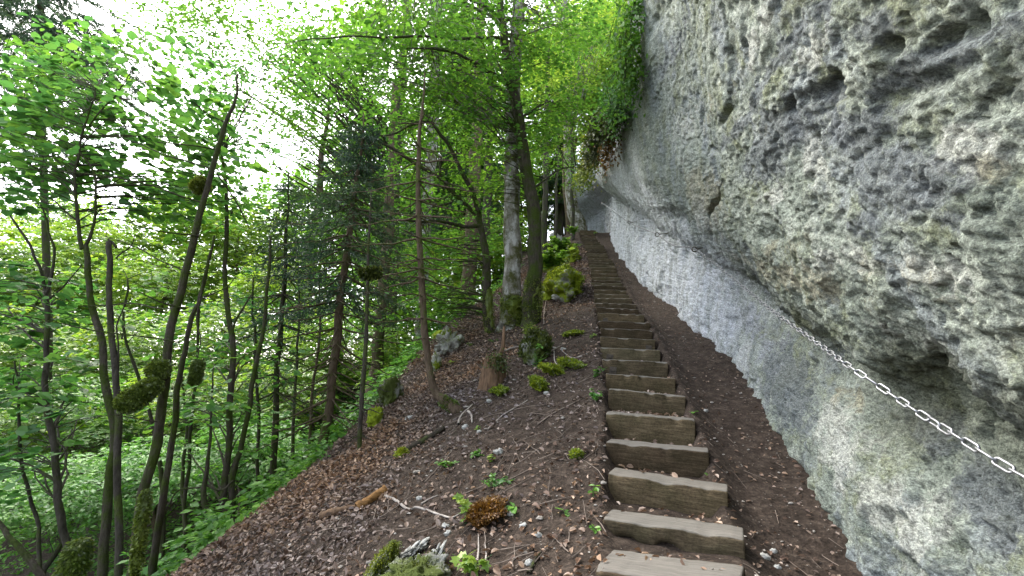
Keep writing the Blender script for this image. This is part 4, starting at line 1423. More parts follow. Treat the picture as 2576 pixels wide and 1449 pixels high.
T13, Q13 = broad('beech_tree', 'leaning moss-covered beech trunk crossing in front of the pale one',
                 [[(1336, 822, 50), (1338, 760, 42), (1345, 660, 38), (1346, 560, 34), (1326, 430, 30), (1308, 330, 29), (1298, 250, 26), (1284, 180, 22), (1268, 100, 20), (1258, 0, 18), (1248, -200, 12), (1240, -400, 6)],
                  ([(1298, 240, 15), (1272, 207, 13), (1230, 180, 11), (1180, 150, 8), (1110, 125, 6), (1020, 122, 3)], y13, y13 - 1.5),
                  ([(1275, 100, 8), (1225, 95, 8), (1100, 95, 7), (900, 90, 5), (740, 108, 2)], y13, y13 - 3),
                  ([(1262, 50, 9), (1220, 20, 8), (1170, -10, 5)], y13, y13 - 1), ([(1305, 300, 7), (1380, 260, 5), (1440, 290, 3)], y13, y13 + 1),
                  ([(1335, 480, 6), (1400, 430, 4), (1450, 420, 3)], y13, y13 + 1.2)], 'bark_moss',
                 [dict(blobs=[(1160, 200, 170, 80, y13 - .5, 1.2, 64), (1320, 130, 110, 90, y13 + .3, 1.1, 44), (1370, 300, 100, 90, y13 + .6, 1.2, 46), (1250, 330, 120, 100, y13, 1.1, 40),
                              (1235, 470, 80, 80, y13 + 0.5, 1.0, 16)],
                       mat='leaf_beech', leaf=0.085, L=0.6, nleaf=17, **SM)], y13, 43, sides=12)

moss_lump(T13, np.array([b13[0], b13[1] - 0.03, b13[2] - 0.1]), at(1342, 690, y13), 0.145, 4000, 'moss_bag', name='moss_sleeve', seed=10, leaf=0.03)
moss_lump(T11, np.array([b11[0], b11[1], b11[2] - 0.1]), at(1227, 720, y11), 0.085, 1500, 'moss_bag', name='moss_sleeve', seed=12, leaf=0.025)
print('bases', b10, b11, b12, b13)


# --- stand of trunks behind
def pole(name, label, path, Y, bark, crowns, seed, group=None, sides=9):
    return broad(name, label, [path], bark, crowns, Y, seed, group=group, sides=sides, wob=0.05)


def cr(blobs, mat='leaf_beech', leaf=0.13, L=1.0, nleaf=20, connect=0.35, **kw):
    k = dict(FAR, dens=2.2)
    k.update(kw)
    return dict(blobs=blobs, mat=mat, leaf=leaf, L=L, nleaf=nleaf, connect=connect, twigs=False, **k)


pole('beech_tree', 'tall pale trunk rising behind the arching mossy limbs, moss lump on its side',
     [(1062, 760, 30), (1072, 560, 28), (1086, 380, 27), (1098, 150, 25), (1106, -50, 22), (1112, -300, 14)], 15, 'bark_pale',
     [cr([(1000, 120, 210, 150, 15, 3, 70), (1150, 60, 160, 110, 15, 3, 50), (1000, 620, 120, 90, 14, 2, 34)])], 51)
pole('beech_tree', 'tall grey trunk left of the pale one, veiled by fine leaves',
     [(985, 760, 28), (992, 500, 25), (1003, 330, 23), (1017, 120, 21), (1030, -60, 19), (1038, -250, 10)], 17, 'bark_grey',
     [cr([(880, 140, 190, 160, 17, 3, 70), (960, 480, 120, 120, 16, 2, 46)]), cr([(690, 150, 190, 190, 12, 2.5, 80), (560, 330, 150, 130, 13, 2, 50), (760, 330, 120, 90, 13, 2, 40), (500, 50, 190, 110, 12, 2, 70)], leaf=0.115, L=0.8, connect=0.12)], 52)
pole('beech_tree', 'stout dim trunk at mid slope behind the crooked beech',
     [(1176, 760, 40), (1180, 690, 38), (1187, 560, 34), (1196, 400, 30), (1203, 240, 26), (1210, 0, 22), (1216, -200, 10)], 16, 'bark_brown',
     [cr([(1190, 360, 120, 120, 17, 2, 44), (1200, 600, 100, 80, 16.5, 2, 30)])], 53)
pole('beech_tree', 'dim trunk between the crooked beech and the pale trunk',
     [(1222, 760, 22), (1224, 600, 21), (1228, 420, 20), (1232, 240, 17), (1236, 60, 12)], 18, 'bark_grey', [cr([(1230, 200, 90, 110, 18.5, 2, 34)])], 54)
pole('beech_tree', 'brown trunk low in the dell behind the swept-foot conifer',
     [(940, 960, 34), (955, 860, 31), (968, 700, 29), (978, 560, 26), (986, 400, 22), (992, 200, 14)], 12, 'bark_brown',
     [cr([(960, 800, 130, 90, 12, 1.6, 44), (1000, 700, 110, 80, 12.5, 1.5, 40)])], 55)
pole('beech_tree', 'pale trunk at the head of the stairs beside the cliff',
     [(1455, 566, 40), (1444, 530, 32), (1436, 480, 28), (1432, 400, 26), (1428, 250, 24), (1422, 80, 20), (1418, -100, 10)], 21.5, 'bark_pale',
     [cr([(1470, 160, 90, 110, 20, 2.5, 60), (1400, 200, 80, 90, 20, 2.5, 44), (1500, 60, 80, 90, 18, 2.5, 50)], mat='leaf_sunny')], 56)
pole('young_tree', 'thin straight pale sapling just left of the top steps',
     [(1441, 585, 10), (1440, 500, 9), (1440, 430, 9), (1438, 300, 7), (1436, 200, 3)], 19, 'bark_grey', [cr([(1440, 350, 70, 60, 19, 1.2, 30)], mat='leaf_sunny', leaf=.11)], 57)
pole('beech_tree', 'slim grey trunk between the leaning beech and the cliff head',
     [(1370, 610, 17), (1371, 520, 15), (1373, 420, 14), (1376, 300, 12), (1380, 100, 8)], 18, 'bark_grey', [cr([(1390, 200, 90, 110, 18, 2, 50)], mat='leaf_sunny')], 58)
pole('young_tree', 'very thin sapling right beside the slim grey trunk',
     [(1398, 600, 8), (1400, 500, 7), (1402, 400, 6), (1404, 300, 4)], 17.5, 'bark_grey', [cr([(1400, 420, 70, 70, 17.5, 1.2, 34)], mat='leaf_beech', leaf=.1)], 59)

# --- the far wood: light-green trees over the dell and along the upper slope
GRP = 'broadleaf trees of the far wood'
wood = [  # crown centre x, y, half width, half height on the photo, distance, sprays, leaf kind
    (1500, 250, 90, 140, 23, 110, 'leaf_sunny'), (1420, 130, 100, 150, 27, 110, 'leaf_sunny'), (1560, 90, 70, 150, 22, 90, 'leaf_sunny'), (1310, 480, 80, 140, 29, 80, 'leaf_sunny'), (1150, 640, 120, 110, 37, 80, 'leaf_sunny'), (1250, 480, 110, 130, 38, 80, 'leaf_sunny'), (1030, 660, 130, 110, 37, 80, 'leaf_sunny'), (1000, 540, 130, 120, 38, 80, 'leaf_beech'),
 (1240, 640, 90, 110, 22, 70, 'leaf_sunny'), (1130, 460, 120, 110, 26, 80, 'leaf_beech'), (1080, 700, 120, 100, 20, 80, 'leaf_sunny'),
    (960, 330, 140, 120, 27, 80, 'leaf_beech'), (830, 180, 130, 130, 26, 60, 'leaf_beech'), (900, 620, 130, 110, 24, 80, 'leaf_beech'), (780, 500, 130, 110, 28, 60, 'leaf_beech'),
    (720, 760, 140, 120, 22, 90, 'leaf_sunny'), (600, 620, 130, 120, 28, 80, 'leaf_sunny'), (470, 560, 120, 100, 30, 70, 'leaf_sunny'), (420, 720, 150, 110, 24, 90, 'leaf_sunny'),
    (260, 640, 150, 110, 30, 80, 'leaf_sunny'), (120, 720, 150, 110, 26, 90, 'leaf_sunny'), (-20, 660, 130, 120, 28, 80, 'leaf_sunny'), (560, 860, 140, 110, 18, 80, 'leaf_sunny'),
    (300, 880, 160, 110, 18, 90, 'leaf_sunny'), (60, 880, 160, 110, 19, 90, 'leaf_sunny'), (840, 860, 120, 110, 17, 80, 'leaf_sunny'), (700, 980, 130, 90, 14, 70, 'leaf_sunny'),
    (450, 1010, 160, 100, 14, 80, 'leaf_sunny'), (200, 1040, 170, 110, 14, 90, 'leaf_beech'), (0, 1060, 160, 110, 13, 80, 'leaf_sunny'), (1000, 900, 90, 80, 14, 50, 'leaf_sunny'),
    (180, 560, 170, 90, 36, 80, 'leaf_sunny'), (330, 700, 170, 90, 34, 90, 'leaf_sunny'), (40, 780, 170, 90, 33, 90, 'leaf_sunny'), (540, 740, 150, 110, 33, 90, 'leaf_sunny'), (200, 820, 180, 80, 30, 90, 'leaf_sunny'),
    (680, 620, 150, 130, 34, 80, 'leaf_sunny'), (820, 700, 150, 120, 33, 80, 'leaf_sunny'), (940, 480, 130, 150, 34, 80, 'leaf_beech'), (1080, 560, 130, 120, 33, 80, 'leaf_sunny'), (1180, 250, 120, 160, 33, 80, 'leaf_beech'), (1300, 250, 110, 170, 32, 80, 'leaf_sunny'), (1050, 800, 130, 90, 27, 80, 'leaf_sunny'), (860, 960, 140, 90, 22, 70, 'leaf_sunny'), (640, 960, 160, 100, 24, 80, 'leaf_sunny'), (380, 960, 170, 90, 24, 80, 'leaf_sunny'), (120, 980, 170, 90, 23, 80, 'leaf_sunny'),
    (640, 1110, 120, 80, 11, 60, 'leaf_under'), (420, 1180, 150, 90, 10.5, 70, 'leaf_under'), (160, 1230, 170, 100, 10, 80, 'leaf_under'), (-40, 1250, 120, 120, 9, 60, 'leaf_under')]
for k, (cx, cy, rx, ry, Y, n, mat) in enumerate(wood):
    P = at(cx, cy, Y)
    rg = np.random.default_rng(900 + k)
    ytop = cy - ry * 0.9
    # stem: from the ground under the crown to its top
    fxx = min(P[0], at(1425, cy, Y)[0])
    g = float(ground_z(fxx, P[1]))
    top = at(cx, ytop, Y)[2]
    stem = resample(np.array([[fxx - abs(rg.normal(0, .3)), Y, g - 0.2, 0.012 * (top - g) + 0.03], [fxx, Y, (g + P[2]) / 2, 0.009 * (top - g) + 0.02], [P[0], Y, P[2], 0.04], [P[0], Y, top, 0.01]]), 14, 0.12, k)
    mb = MB()
    tube(mb, stem[:, :3], np.maximum(stem[:, 3], 0.008), 7, 0.1, seed=k)
    hue = {'leaf_sunny': 'yellow-green', 'leaf_beech': 'mid-green', 'leaf_under': 'deep green'}[mat]
    if Y >= 17:
        lab, gr = f'{hue} broadleaf crown in the far wood', GRP + f', {hue}'
    else:
        lab, gr = f'{hue} leafy young tree in the dell below the slope', f'young trees in the dell, {hue}'
    r = tree_root('broadleaf_tree', (fxx, Y, g), lab, 'tree', gr)
    lf = 0.011 * Y * 0.8
    lf = max(0.08, min(0.27, lf * 1.05))
    crown(r, [(cx, cy, rx, ry, Y, 1.6 + Y * 0.07, int(n * 4.2))], stem, M[mat], lf, 0.05 * Y * 0.8 + 0.1, 30, LEAF4, LEAF4_F, twigs=False, connect=0.2, rg=rg, trunk=mb)
    part(mb, 'trunk', M['bark_grey' if k % 2 else 'bark_brown'], r)

# dark firs whose boughs show at the top left and between the beeches
for k, (lab, path, Y, wh, nl) in enumerate([
        ('dark fir whose boughs hang into the upper left corner', [(-260, 1100, 60), (-250, 600, 52), (-240, 100, 40), (-235, -300, 20)], 8,
         taper(260, -250, 480, 420, 70, 0.3, 0.4, 8, 61), 0.10),
        ('tall dark fir whose bough tips show above the round-leaved tree', [(120, 900, 24), (110, 500, 22), (100, 0, 18), (96, -350, 9)], 15,
         taper(110, -330, 330, 200, 60, 0.35, 0.5, 8, 62), 0.16),
        ('dark fir behind the pale trunk, partly hidden by beech leaves', [(1160, 700, 40), (1164, 400, 34), (1166, 150, 26), (1168, 0, 14)], 24,
         taper(560, 20, 140, 50, 40, 0.8, 1, 7, 63), 0.2),
        ('dark fir on the upper slope between beeches and cliff', [(1405, 560, 26), (1408, 380, 22), (1410, 200, 14), (1412, 110, 5)], 27,
         taper(500, 130, 100, 20, 34, 0.8, 1, 7, 64), 0.2)]):
    conifer(lab, path, Y, wh, 'bark_dark', 'needle' if k != 3 else 'needle_green', 300 + k, name='fir_tree', nlen=nl, dens=75, sub=7)
# ------------------------------------------------------------------ things lying and growing on the slope
def lump(px, py, rx, ry, mat, name, label, cat, seed, rz=None, Y=None, depth=None, rough=0.35, sink=0.35, tilt=0.0, sharp=0.0, group=None, res=28, rotz=0.0, fuzz=0, fuzz_mat=None, fuzz_len=0.03, strata=0.0):
    """a rock or cushion seen at (px, py) with half sizes rx, ry in photo px"""
    P = hit(px, py + ry * 0.75) if Y is None else at(px, py, Y)
    Yd = P[1]
    sx, sz = rx / F * Yd, ry / F * Yd
    sy = depth if depth else (sx + sz) / 2
    u, v = np.meshgrid(np.linspace(0, 2 * math.pi, res * 2, endpoint=False), np.linspace(0.03, math.pi - 0.03, res))
    X = np.stack([np.sin(v) * np.cos(u), np.sin(v) * np.sin(u), np.cos(v)], -1)
    d = 1 + rough * fbm(X[..., 0] * 1.6 + seed, X[..., 1] * 1.6, X[..., 2] * 1.6, 4, seed) + 0.3 * rough * vn(X[..., 0] * 7, X[..., 1] * 7, X[..., 2] * 7 + seed, seed)
    if sharp:
        q = np.round(d * 5 + X[..., 2] * 3) / 5
        d = d + sharp * (smooth(0.0, 0.15, vn(X[..., 0] * 2.6 + seed, X[..., 1] * 2.6, X[..., 2] * 2.6, seed + 1)) - 0.5)
        d = d + sharp * 0.5 * (smooth(0.0, 0.1, vn(X[..., 0] * 5 + seed, X[..., 1] * 5, X[..., 2] * 5, seed + 2)) - 0.5)
    if strata:
        d = d + strata * vn(X[..., 2] * 5 + X[..., 0] * 5, X[..., 0] * 0.8, X[..., 1] * 1.2, seed + 6)
    V = X * d[..., None] * np.array([sx, sy, sz])
    if tilt:
        c, s = math.cos(tilt), math.sin(tilt)
        V = np.stack([V[..., 0] * c - V[..., 2] * s, V[..., 1], V[..., 0] * s + V[..., 2] * c], -1)
    if rotz:
        c, s = math.cos(rotz), math.sin(rotz)
        V = np.stack([V[..., 0] * c - V[..., 1] * s, V[..., 0] * s + V[..., 1] * c, V[..., 2]], -1)
    C = at(px, py, Yd) - np.array([0, 0, sink * sz])
    n1, n2 = V.shape[:2]
    i = np.arange(n1 - 1)[:, None] * n2
    j = np.arange(n2)[None]
    j2 = (j + 1) % n2
    q = np.stack([i + j, i + n2 + j, i + n2 + j2, i + j2], -1).reshape(-1, 4)
    VV = np.vstack([V.reshape(-1, 3), V[0].mean(0), V[-1].mean(0)])
    k = np.arange(n2)
    m = len(VV)
    caps = [np.stack([k, (k + 1) % n2, np.full(n2, m - 2)], -1), np.stack([(n1 - 1) * n2 + (k + 1) % n2, (n1 - 1) * n2 + k, np.full(n2, m - 1)], -1)]
    mb = MB()
    mb.addm(VV, [q, caps[0], caps[1]])
    o = mb.build(name, M[mat])
    o.location = C
    tag(o, label, cat, group)
    if fuzz:
        rg = np.random.default_rng(seed)
        W = V.reshape(-1, 3)
        k = rg.integers(0, len(W), fuzz * 4)
        up = unit(W)[k][:, 2] + 0.6 * vn(W[k][:, 0] * 9, W[k][:, 1] * 9, W[k][:, 2] * 9, seed)
        k = k[up > -0.1][:fuzz]
        fm = MB()
        leaves(fm, W[k] + rg.normal(0, 0.006, (len(k), 3)), unit(W[k]) + rg.normal(0, 0.5, (len(k), 3)), rg.normal(0, 1, (len(k), 3)), fuzz_len * rg.uniform(0.5, 1.3, len(k)), LEAF4, LEAF4_F)
        f = fm.build('moss', M[fuzz_mat or 'moss_leaf'], None, shade=False)
        f.parent = o
    return o, C


# pale limestone breaking through at the bottom
lump(1045, 1462, 80, 46, 'stone_damp', 'mossy_rock', 'dark mossy hump of rock at the bottom edge between the white ridges', 'rock', 1, rough=0.4, sharp=0.25, res=44, depth=0.22, fuzz=900, fuzz_len=0.012, fuzz_mat='moss_dark', sink=0.1)
lump(1020, 1398, 33, 10, 'stone_pale', 'rock_outcrop', 'slanting white limestone ridge, upper left one at the bottom of the slope', 'rock', 2, rough=0.45, sharp=0.3, strata=0.25, res=36, depth=0.06, tilt=0.7, sink=0)
lump(1040, 1432, 27, 10, 'stone_pale', 'rock_outcrop', 'short white limestone ridge in the middle of the mossy hump', 'rock', 45, rough=0.45, sharp=0.3, strata=0.25, res=36, depth=0.06, tilt=1.0, sink=0)
lump(1088, 1422, 40, 17, 'stone_pale', 'rock_outcrop', 'broad white limestone ridge beside the tall maple seedling', 'rock', 46, rough=0.45, sharp=0.3, strata=0.3, res=44, depth=0.09, tilt=1.05, sink=0)
lump(1062, 1372, 15, 8, 'stone_pale', 'rock_outcrop', 'small white limestone knob above the slanting ridges', 'rock', 47, rough=0.45, sharp=0.3, strata=0.25, res=24, depth=0.05, tilt=0.5, sink=0)
lump(950, 1418, 20, 62, 'stone_damp', 'mossy_rock', 'moss-covered rock rib left of the white outcrop', 'rock', 3, rough=0.35, res=40, depth=0.18, tilt=-0.5, fuzz=3200, fuzz_len=0.014, fuzz_mat='moss_bag')
lump(1128, 858, 30, 34, 'stone_mixed', 'rock_outcrop', 'white weathered rock on the crest of the slope under fresh leaves', 'rock', 4, rough=0.4, sharp=0.35, strata=0.2, res=40, tilt=-0.5)
lump(1096, 908, 13, 30, 'stone_mixed', 'rock_outcrop', 'small white rock below the weathered one on the crest', 'rock', 5, rough=0.4, sharp=0.3, res=30)
lump(1112, 840, 22, 16, 'stone_mossy', 'mossy_rock', 'mossy rock tucked behind the white crest rock', 'rock', 6, rough=0.3, res=24)
lump(985, 980, 30, 42, 'stone_damp', 'mossy_rock', 'mossy tooth-shaped rock at the slope edge behind the swept-foot conifer', 'rock', 7, rough=0.35, sharp=0.2, res=32, fuzz=0)
lump(945, 1045, 18, 30, 'stone_mossy', 'mossy_rock', 'low mossy rock downhill of the tooth-shaped one', 'rock', 8, rough=0.35, sharp=0.2, res=28)
# the mossy boulder at the foot of the leaning beech and the mossy bank by the stairs
lump(1347, 868, 37, 50, 'stone_damp', 'boulder', 'moss-covered boulder at the foot of the leaning beech', 'boulder', 9, rough=0.3, sharp=0.15, res=44, fuzz=3800, fuzz_len=0.035, fuzz_mat='moss_dark')
lump(1412, 700, 52, 52, 'stone_mossy', 'mossy_bank', 'bright yellow-green mossy rock bank left of the upper stairs', 'rock', 10, rough=0.3, sharp=0.15, res=44, fuzz=5200, fuzz_len=0.045, depth=0.9, sink=0.6)
lump(1418, 745, 26, 14, 'stone_pale', 'rock_outcrop', 'pale bare rock at the lower edge of the yellow-green mossy bank', 'rock', 11, rough=0.35, sharp=0.25, strata=0.2, res=30)
lump(1385, 655, 34, 30, 'stone_mossy', 'mossy_bank', 'mossy rock hump behind the yellow-green bank', 'rock', 12, rough=0.3, sharp=0.2, res=36, fuzz=2600, fuzz_len=0.05, sink=0.6)
lump(1435, 630, 22, 34, 'stone_mossy', 'mossy_bank', 'mossy hump beside the top third of the stairs', 'rock', 13, rough=0.3, sharp=0.2, res=32, fuzz=2400, fuzz_len=0.05, sink=0.6)
lump(1398, 598, 16, 18, 'stone_pale', 'rock_outcrop', 'pale rock half hidden in leaves beyond the mossy humps', 'rock', 14, rough=0.35, sharp=0.3, res=24)
for k, (x, y, rx, ry, lab) in enumerate([(1445, 914, 34, 9, 'upper cushion of the yellow mossy root mound beside the steps'), (1398, 930, 38, 10, 'brightest cushion of the yellow mossy root mound'),
                                         (1355, 965, 22, 12, 'lowest cushion of the yellow mossy root mound'), (1258, 980, 24, 8, 'moss cushion at the foot of the rotten stump'),
                                         (1445, 838, 26, 5, 'flat moss patch beside the steps above the boulder'), (1013, 1137, 15, 11, 'small moss cushion on the end of the dark log'),
                                         (1450, 1140, 12, 8, 'tiny moss cushion close to the steps')]):
    lump(x, y, rx, ry, 'stone_mossy', 'moss_cushion', lab, 'moss', 30 + k, rough=0.6, res=22, sink=0.45, fuzz=1300, fuzz_len=0.035 if k < 5 else 0.018, tilt=-0.35 if k < 2 else (-0.8 if k == 2 else 0), depth=0.2 if k < 5 else 0.06)
lump(1220, 1284, 44, 17, 'rotten', 'moss_cushion', 'rust-brown shaggy moss clump on the litter slope', 'moss', 41, rough=0.75, res=36, depth=0.12, fuzz=6500, fuzz_mat='moss_rust', fuzz_len=0.018, tilt=0.3)

# white stones
for k, (x, y, r, lab) in enumerate([(1254, 1134, 11, 'white stone beside a small green seedling'), (1356, 1344, 8, 'bright white pebble on dark soil left of the lower steps'),
                                    (1316, 1321, 9, 'greenish stone above the bright white pebble'), (1122, 1322, 9, 'grey flat stone above the outcrop'), (1127, 1340, 9, 'upright white stone touching the outcrop'),
                                    (1055, 1252, 8, 'pale stone by the thin grey branch'), (1331, 1413, 10, 'pale stone by a dark stick at the bottom'), (1231, 1008, 7, 'pale stone below the rotten stump'),
                                    (1170, 1072, 9, 'white stone under the swept foot of the bare conifer'), (1418, 878, 7, 'white stone near the boulder, nearer the steps'), (1394, 876, 6, 'white stone touching the boulder'),
                                    (1375, 988, 7, 'pale stone below the yellow mossy mound'), (1030, 1050, 10, 'flat pale stone on the open litter left of the swept foot'), (1925, 1398, 11, 'flat pale stone in the dirt by the lowest steps'),
                                    (1945, 1385, 8, 'small white stone in the dirt at the cliff foot'), (1640, 1022, 6, 'pale stone beside the path edge of the steps'), (1775, 1032, 6, 'tan stone in the dirt path'), (2005, 1120, 8, 'buff stone against the cliff foot'),
                                    (1955, 1425, 8, 'pale stone lowest in the dirt path'), (1285, 1290, 9, 'pale stone beside the rust-brown moss'), (1205, 1085, 6, 'small white stone under the dead bark curl')]):
    lump(x, y, r, r * 0.7, 'stone_pale', 'stone', lab, 'stone', 60 + k, rough=0.35, sharp=0.25, res=12, tilt=0.3 * (-1) ** k)


def on_ground(pts, lift=0.0):
    """photo points on the slope -> world points"""
    out = []
    for p in pts:
        h = hit(p[0], p[1])
        out.append([h[0], h[1], h[2] + lift])
    return np.array(out)


def stick(pts, w, mat, name, label, cat, lift=0.5, seed=0, sides=7, group=None, rough=0.2, tip=0.4):
    P = on_ground(pts)
    r0 = w / F * P[0][1] / 2
    P[:, 2] += r0 * lift
    Q = resample(np.column_stack([P, np.linspace(r0, r0 * tip, len(P))]), max(8, 5 * len(P)), 0.3 * r0, seed)
    base = Q[len(Q) // 2, :3]
    mb = MB()
    tube(mb, Q[:, :3], Q[:, 3], sides, rough, seed=seed)
    o = mb.build(name, M[mat], loc=base)
    return tag(o, label, cat, group)


def c5(x, y):
    return (894.5 + x * 0.2504, 1086 + y * 0.2504)


def c6(x, y):
    return (1086 + x * 0.2425, 734.7 + y * 0.2425)


stick([c5(0, 800), c5(130, 720), c5(290, 610)], 24, 'orange_wood', 'log', 'short orange-brown barkless log beside a thin trunk', 'log', 0.6, 1, 12, rough=0.3, tip=0.85)
stick([c5(290, 610), c5(240, 700)], 16, 'rotten', 'log', 'dark rotten piece at the end of the orange log', 'log', 0.5, 2, 8, rough=0.5)
stick([c5(-340, 880), c5(-150, 820), c5(20, 770)], 22, 'rotten', 'log', 'brown half-buried log downhill of the orange one', 'log', 0.3, 3, 9, rough=0.3)
stick([c5(500, 210), c5(700, 100), c5(890, -10)], 17, 'bark_dark', 'log', 'dark slim log below the swept foot of the conifer', 'log', 0.5, 4, 9, tip=0.8)
stick([c5(290, 650), c5(400, 695), c5(530, 790), c5(610, 770), c5(740, 810), c5(860, 855), c5(970, 880), c5(1100, 805)], 7, 'twig_pale', 'branch', 'long crooked pale branch across the litter above the outcrop', 'branch', 0.8, 5)
stick([c5(1740, 1440), c5(1800, 1320), c5(1870, 1210)], 11, 'bark_dark', 'branch', 'dark stick standing out at the bottom beside a pale stone', 'branch', 0.8, 6)
stick([c5(1225, 1340), c5(1240, 1200), c5(1235, 1060)], 6, 'twig_pale', 'branch', 'upright splintered stick beside the maple seedling', 'branch', 2.5, 7)
stick([c5(1300, 1390), c5(1310, 1260), c5(1295, 1150)], 6, 'twig_pale', 'branch', 'second splintered stick right of the upright one', 'branch', 2.5, 8)
stick([c5(690, 520), c5(860, 330), c5(1060, 80)], 4, 'twig', 'branch', 'thin straight twig running up the litter from the pale branch', 'branch', 1.0, 9)
stick([c5(660, 740), c5(740, 690), c5(830, 650)], 5, 'twig_pale', 'branch', 'short pale twig above the crooked branch', 'branch', 1.0, 10)
stick([c6(580, 1440), c6(740, 1290), c6(900, 1190), c6(1000, 1130)], 5, 'twig_pale', 'branch', 'long pale twig on the bare soil below the stump', 'branch', 1.0, 11)
stick([c6(1090, 1390), c6(1270, 1260), c6(1450, 1170), c6(1560, 1110)], 4, 'twig', 'branch', 'long thin dark twig pointing at the steps', 'branch', 1.0, 12)
stick([c6(1110, 690), c6(1230, 625), c6(1330, 570)], 4, 'twig_pale', 'branch', 'pale twig leaning on the mossy boulder', 'branch', 1.5, 13)
stick([c6(280, 1380), c6(310, 1290), c6(420, 1180)], 7, 'twig_pale', 'branch', 'curled bark strip under the swept conifer foot', 'branch', 1.0, 14)
stick([c6(375, 1250), c6(410, 1300), c6(415, 1370)], 7, 'twig_pale', 'branch', 'buff curl of bark right of the swept conifer foot', 'branch', 1.0, 15)
stick([c6(600, 960), c6(680, 840), c6(750, 660), c6(760, 560)], 5, 'twig_pale', 'branch', 'pale root leaning over the rotten stump', 'branch', 6.0, 16)
stick([c6(760, 640), c6(840, 605), c6(925, 590)], 5, 'twig_pale', 'branch', 'pale root between stump and boulder', 'branch', 3.0, 17)
stick([c6(1165, 350), c6(1165, 240), c6(1190, 60)], 5, 'twig', 'branch', 'upright dead twig right of the leaning beech', 'branch', 1.0, 18)
stick([c6(1270, 620), c6(1280, 730), c6(1320, 770)], 4, 'twig_pale', 'branch', 'thin bent twig below the white stones', 'branch', 1.0, 19)
stick([c6(1560, 670), c6(1450, 690), c6(1330, 600)], 4, 'twig_pale', 'branch', 'forked pale twig between the white stones and the steps', 'branch', 1.0, 20)


# rotten stump
def stump():
    P = hit(*c6(620, 970))
    Y = P[1]
    base = P - [0, 0, 0.1]
    h, r = 95 / F * Y, 26 / F * Y
    root = empty('rotten_stump', base, 'splintered rotten brown stump with a mossy top below the crooked beech', 'stump')
    mb = MB()
    n, m = 40, 24
    a = np.linspace(0, 2 * math.pi, n, endpoint=False)
    V = []
    for t in np.linspace(0, 1, m):
        rr = r * (1.35 - 0.45 * t) * (1 + 0.16 * vn(np.cos(a) * 4, np.sin(a) * 4, t * 0.6, 3) + 0.10 * vn(np.cos(a) * 11, np.sin(a) * 11, t * 1.2, 4))
        hh = h * t * (0.78 + 0.32 * vn(np.cos(a) * 3.3, np.sin(a) * 3.3, 0, 6) + 0.16 * vn(np.cos(a) * 9, np.sin(a) * 9, 0, 7))
        V.append(np.stack([rr * np.cos(a) + 0.35 * r * t, rr * np.sin(a), hh], -1))
    V.append(np.stack([0.55 * r * np.cos(a) + 0.35 * r, 0.55 * r * np.sin(a), np.full(n, h * 0.45)], -1))
    V = np.array(V)
    i = np.arange(len(V) - 1)[:, None] * n
    j = np.arange(n)[None]
    j2 = (j + 1) % n
    VV = np.vstack([V.reshape(-1, 3), [[0.35 * r, 0, h * 0.4]]])
    k = (len(V) - 1) * n
    mb.addm(VV, [np.stack([i + j, i + j2, i + n + j2, i + n + j], -1).reshape(-1, 4), np.stack([k + j[0], k + j2[0], np.full(n, len(VV) - 1)], -1)])
    o = mb.build('stump', M['rotten'], root)
    o.name = 'splintered_wood'
    rg = np.random.default_rng(5)
    mo = MB()
    p = np.stack([0.5 * r + rg.normal(0, 0.45 * r, 1400), rg.normal(-0.3 * r, 0.5 * r, 1400), h * (0.72 + rg.normal(0, 0.14, 1400))], -1)
    leaves(mo, p, rg.normal(0, 1, (1400, 3)) + [0, 0, 0.4], rg.normal(0, 1, (1400, 3)), 0.03 * rg.uniform(0.5, 1.4, 1400), LEAF4, LEAF4_F)
    mo.build('moss', M['moss_dark'], root, shade=False)
    snag = MB()
    tube(snag, np.array([[0.7 * r, 0, h * .8], [1.1 * r, 0, h * 1.25], [1.2 * r, 0, h * 1.75]]), [r * .22, r * .2, r * .1], 7, 0.3, seed=4)
    snag.build('snag', M['rotten'], root)


stump()


# ------------------------------------------------------------------ small plants
LOBED = np.array([[0, 0, 0], [0.18, 0.42, 0.02], [0.42, 0.26, 0.03], [0.62, 0.5, 0.0], [0.7, 0.2, 0.02], [1.05, 0, -0.06], [0.7, -0.2, 0.02], [0.62, -0.5, 0.0], [0.42, -0.26, 0.03], [0.18, -0.42, 0.02]])
LOBED_F = np.array([[0, 1, 2, 2], [0, 2, 4, 5], [2, 3, 4, 4], [0, 9, 8, 8], [0, 8, 6, 5], [8, 7, 6, 6]])


def lobed(mb, pos, d, n, size):
    for p, dd, nn, s in zip(pos, d, n, size):
        dd = unit(dd)
        nn = unit(nn - dd * (nn @ dd))
        sd = np.cross(nn, dd)
        V = p + s * (LOBED[:, 0:1] * dd + LOBED[:, 1:2] * sd + LOBED[:, 2:3] * nn)
        tri = np.array([[0, 2, 1], [2, 4, 3], [0, 8, 4], [0, 4, 2], [4, 8, 6], [4, 6, 5], [0, 9, 8], [8, 7, 6]])
        mb.add(V, tri)


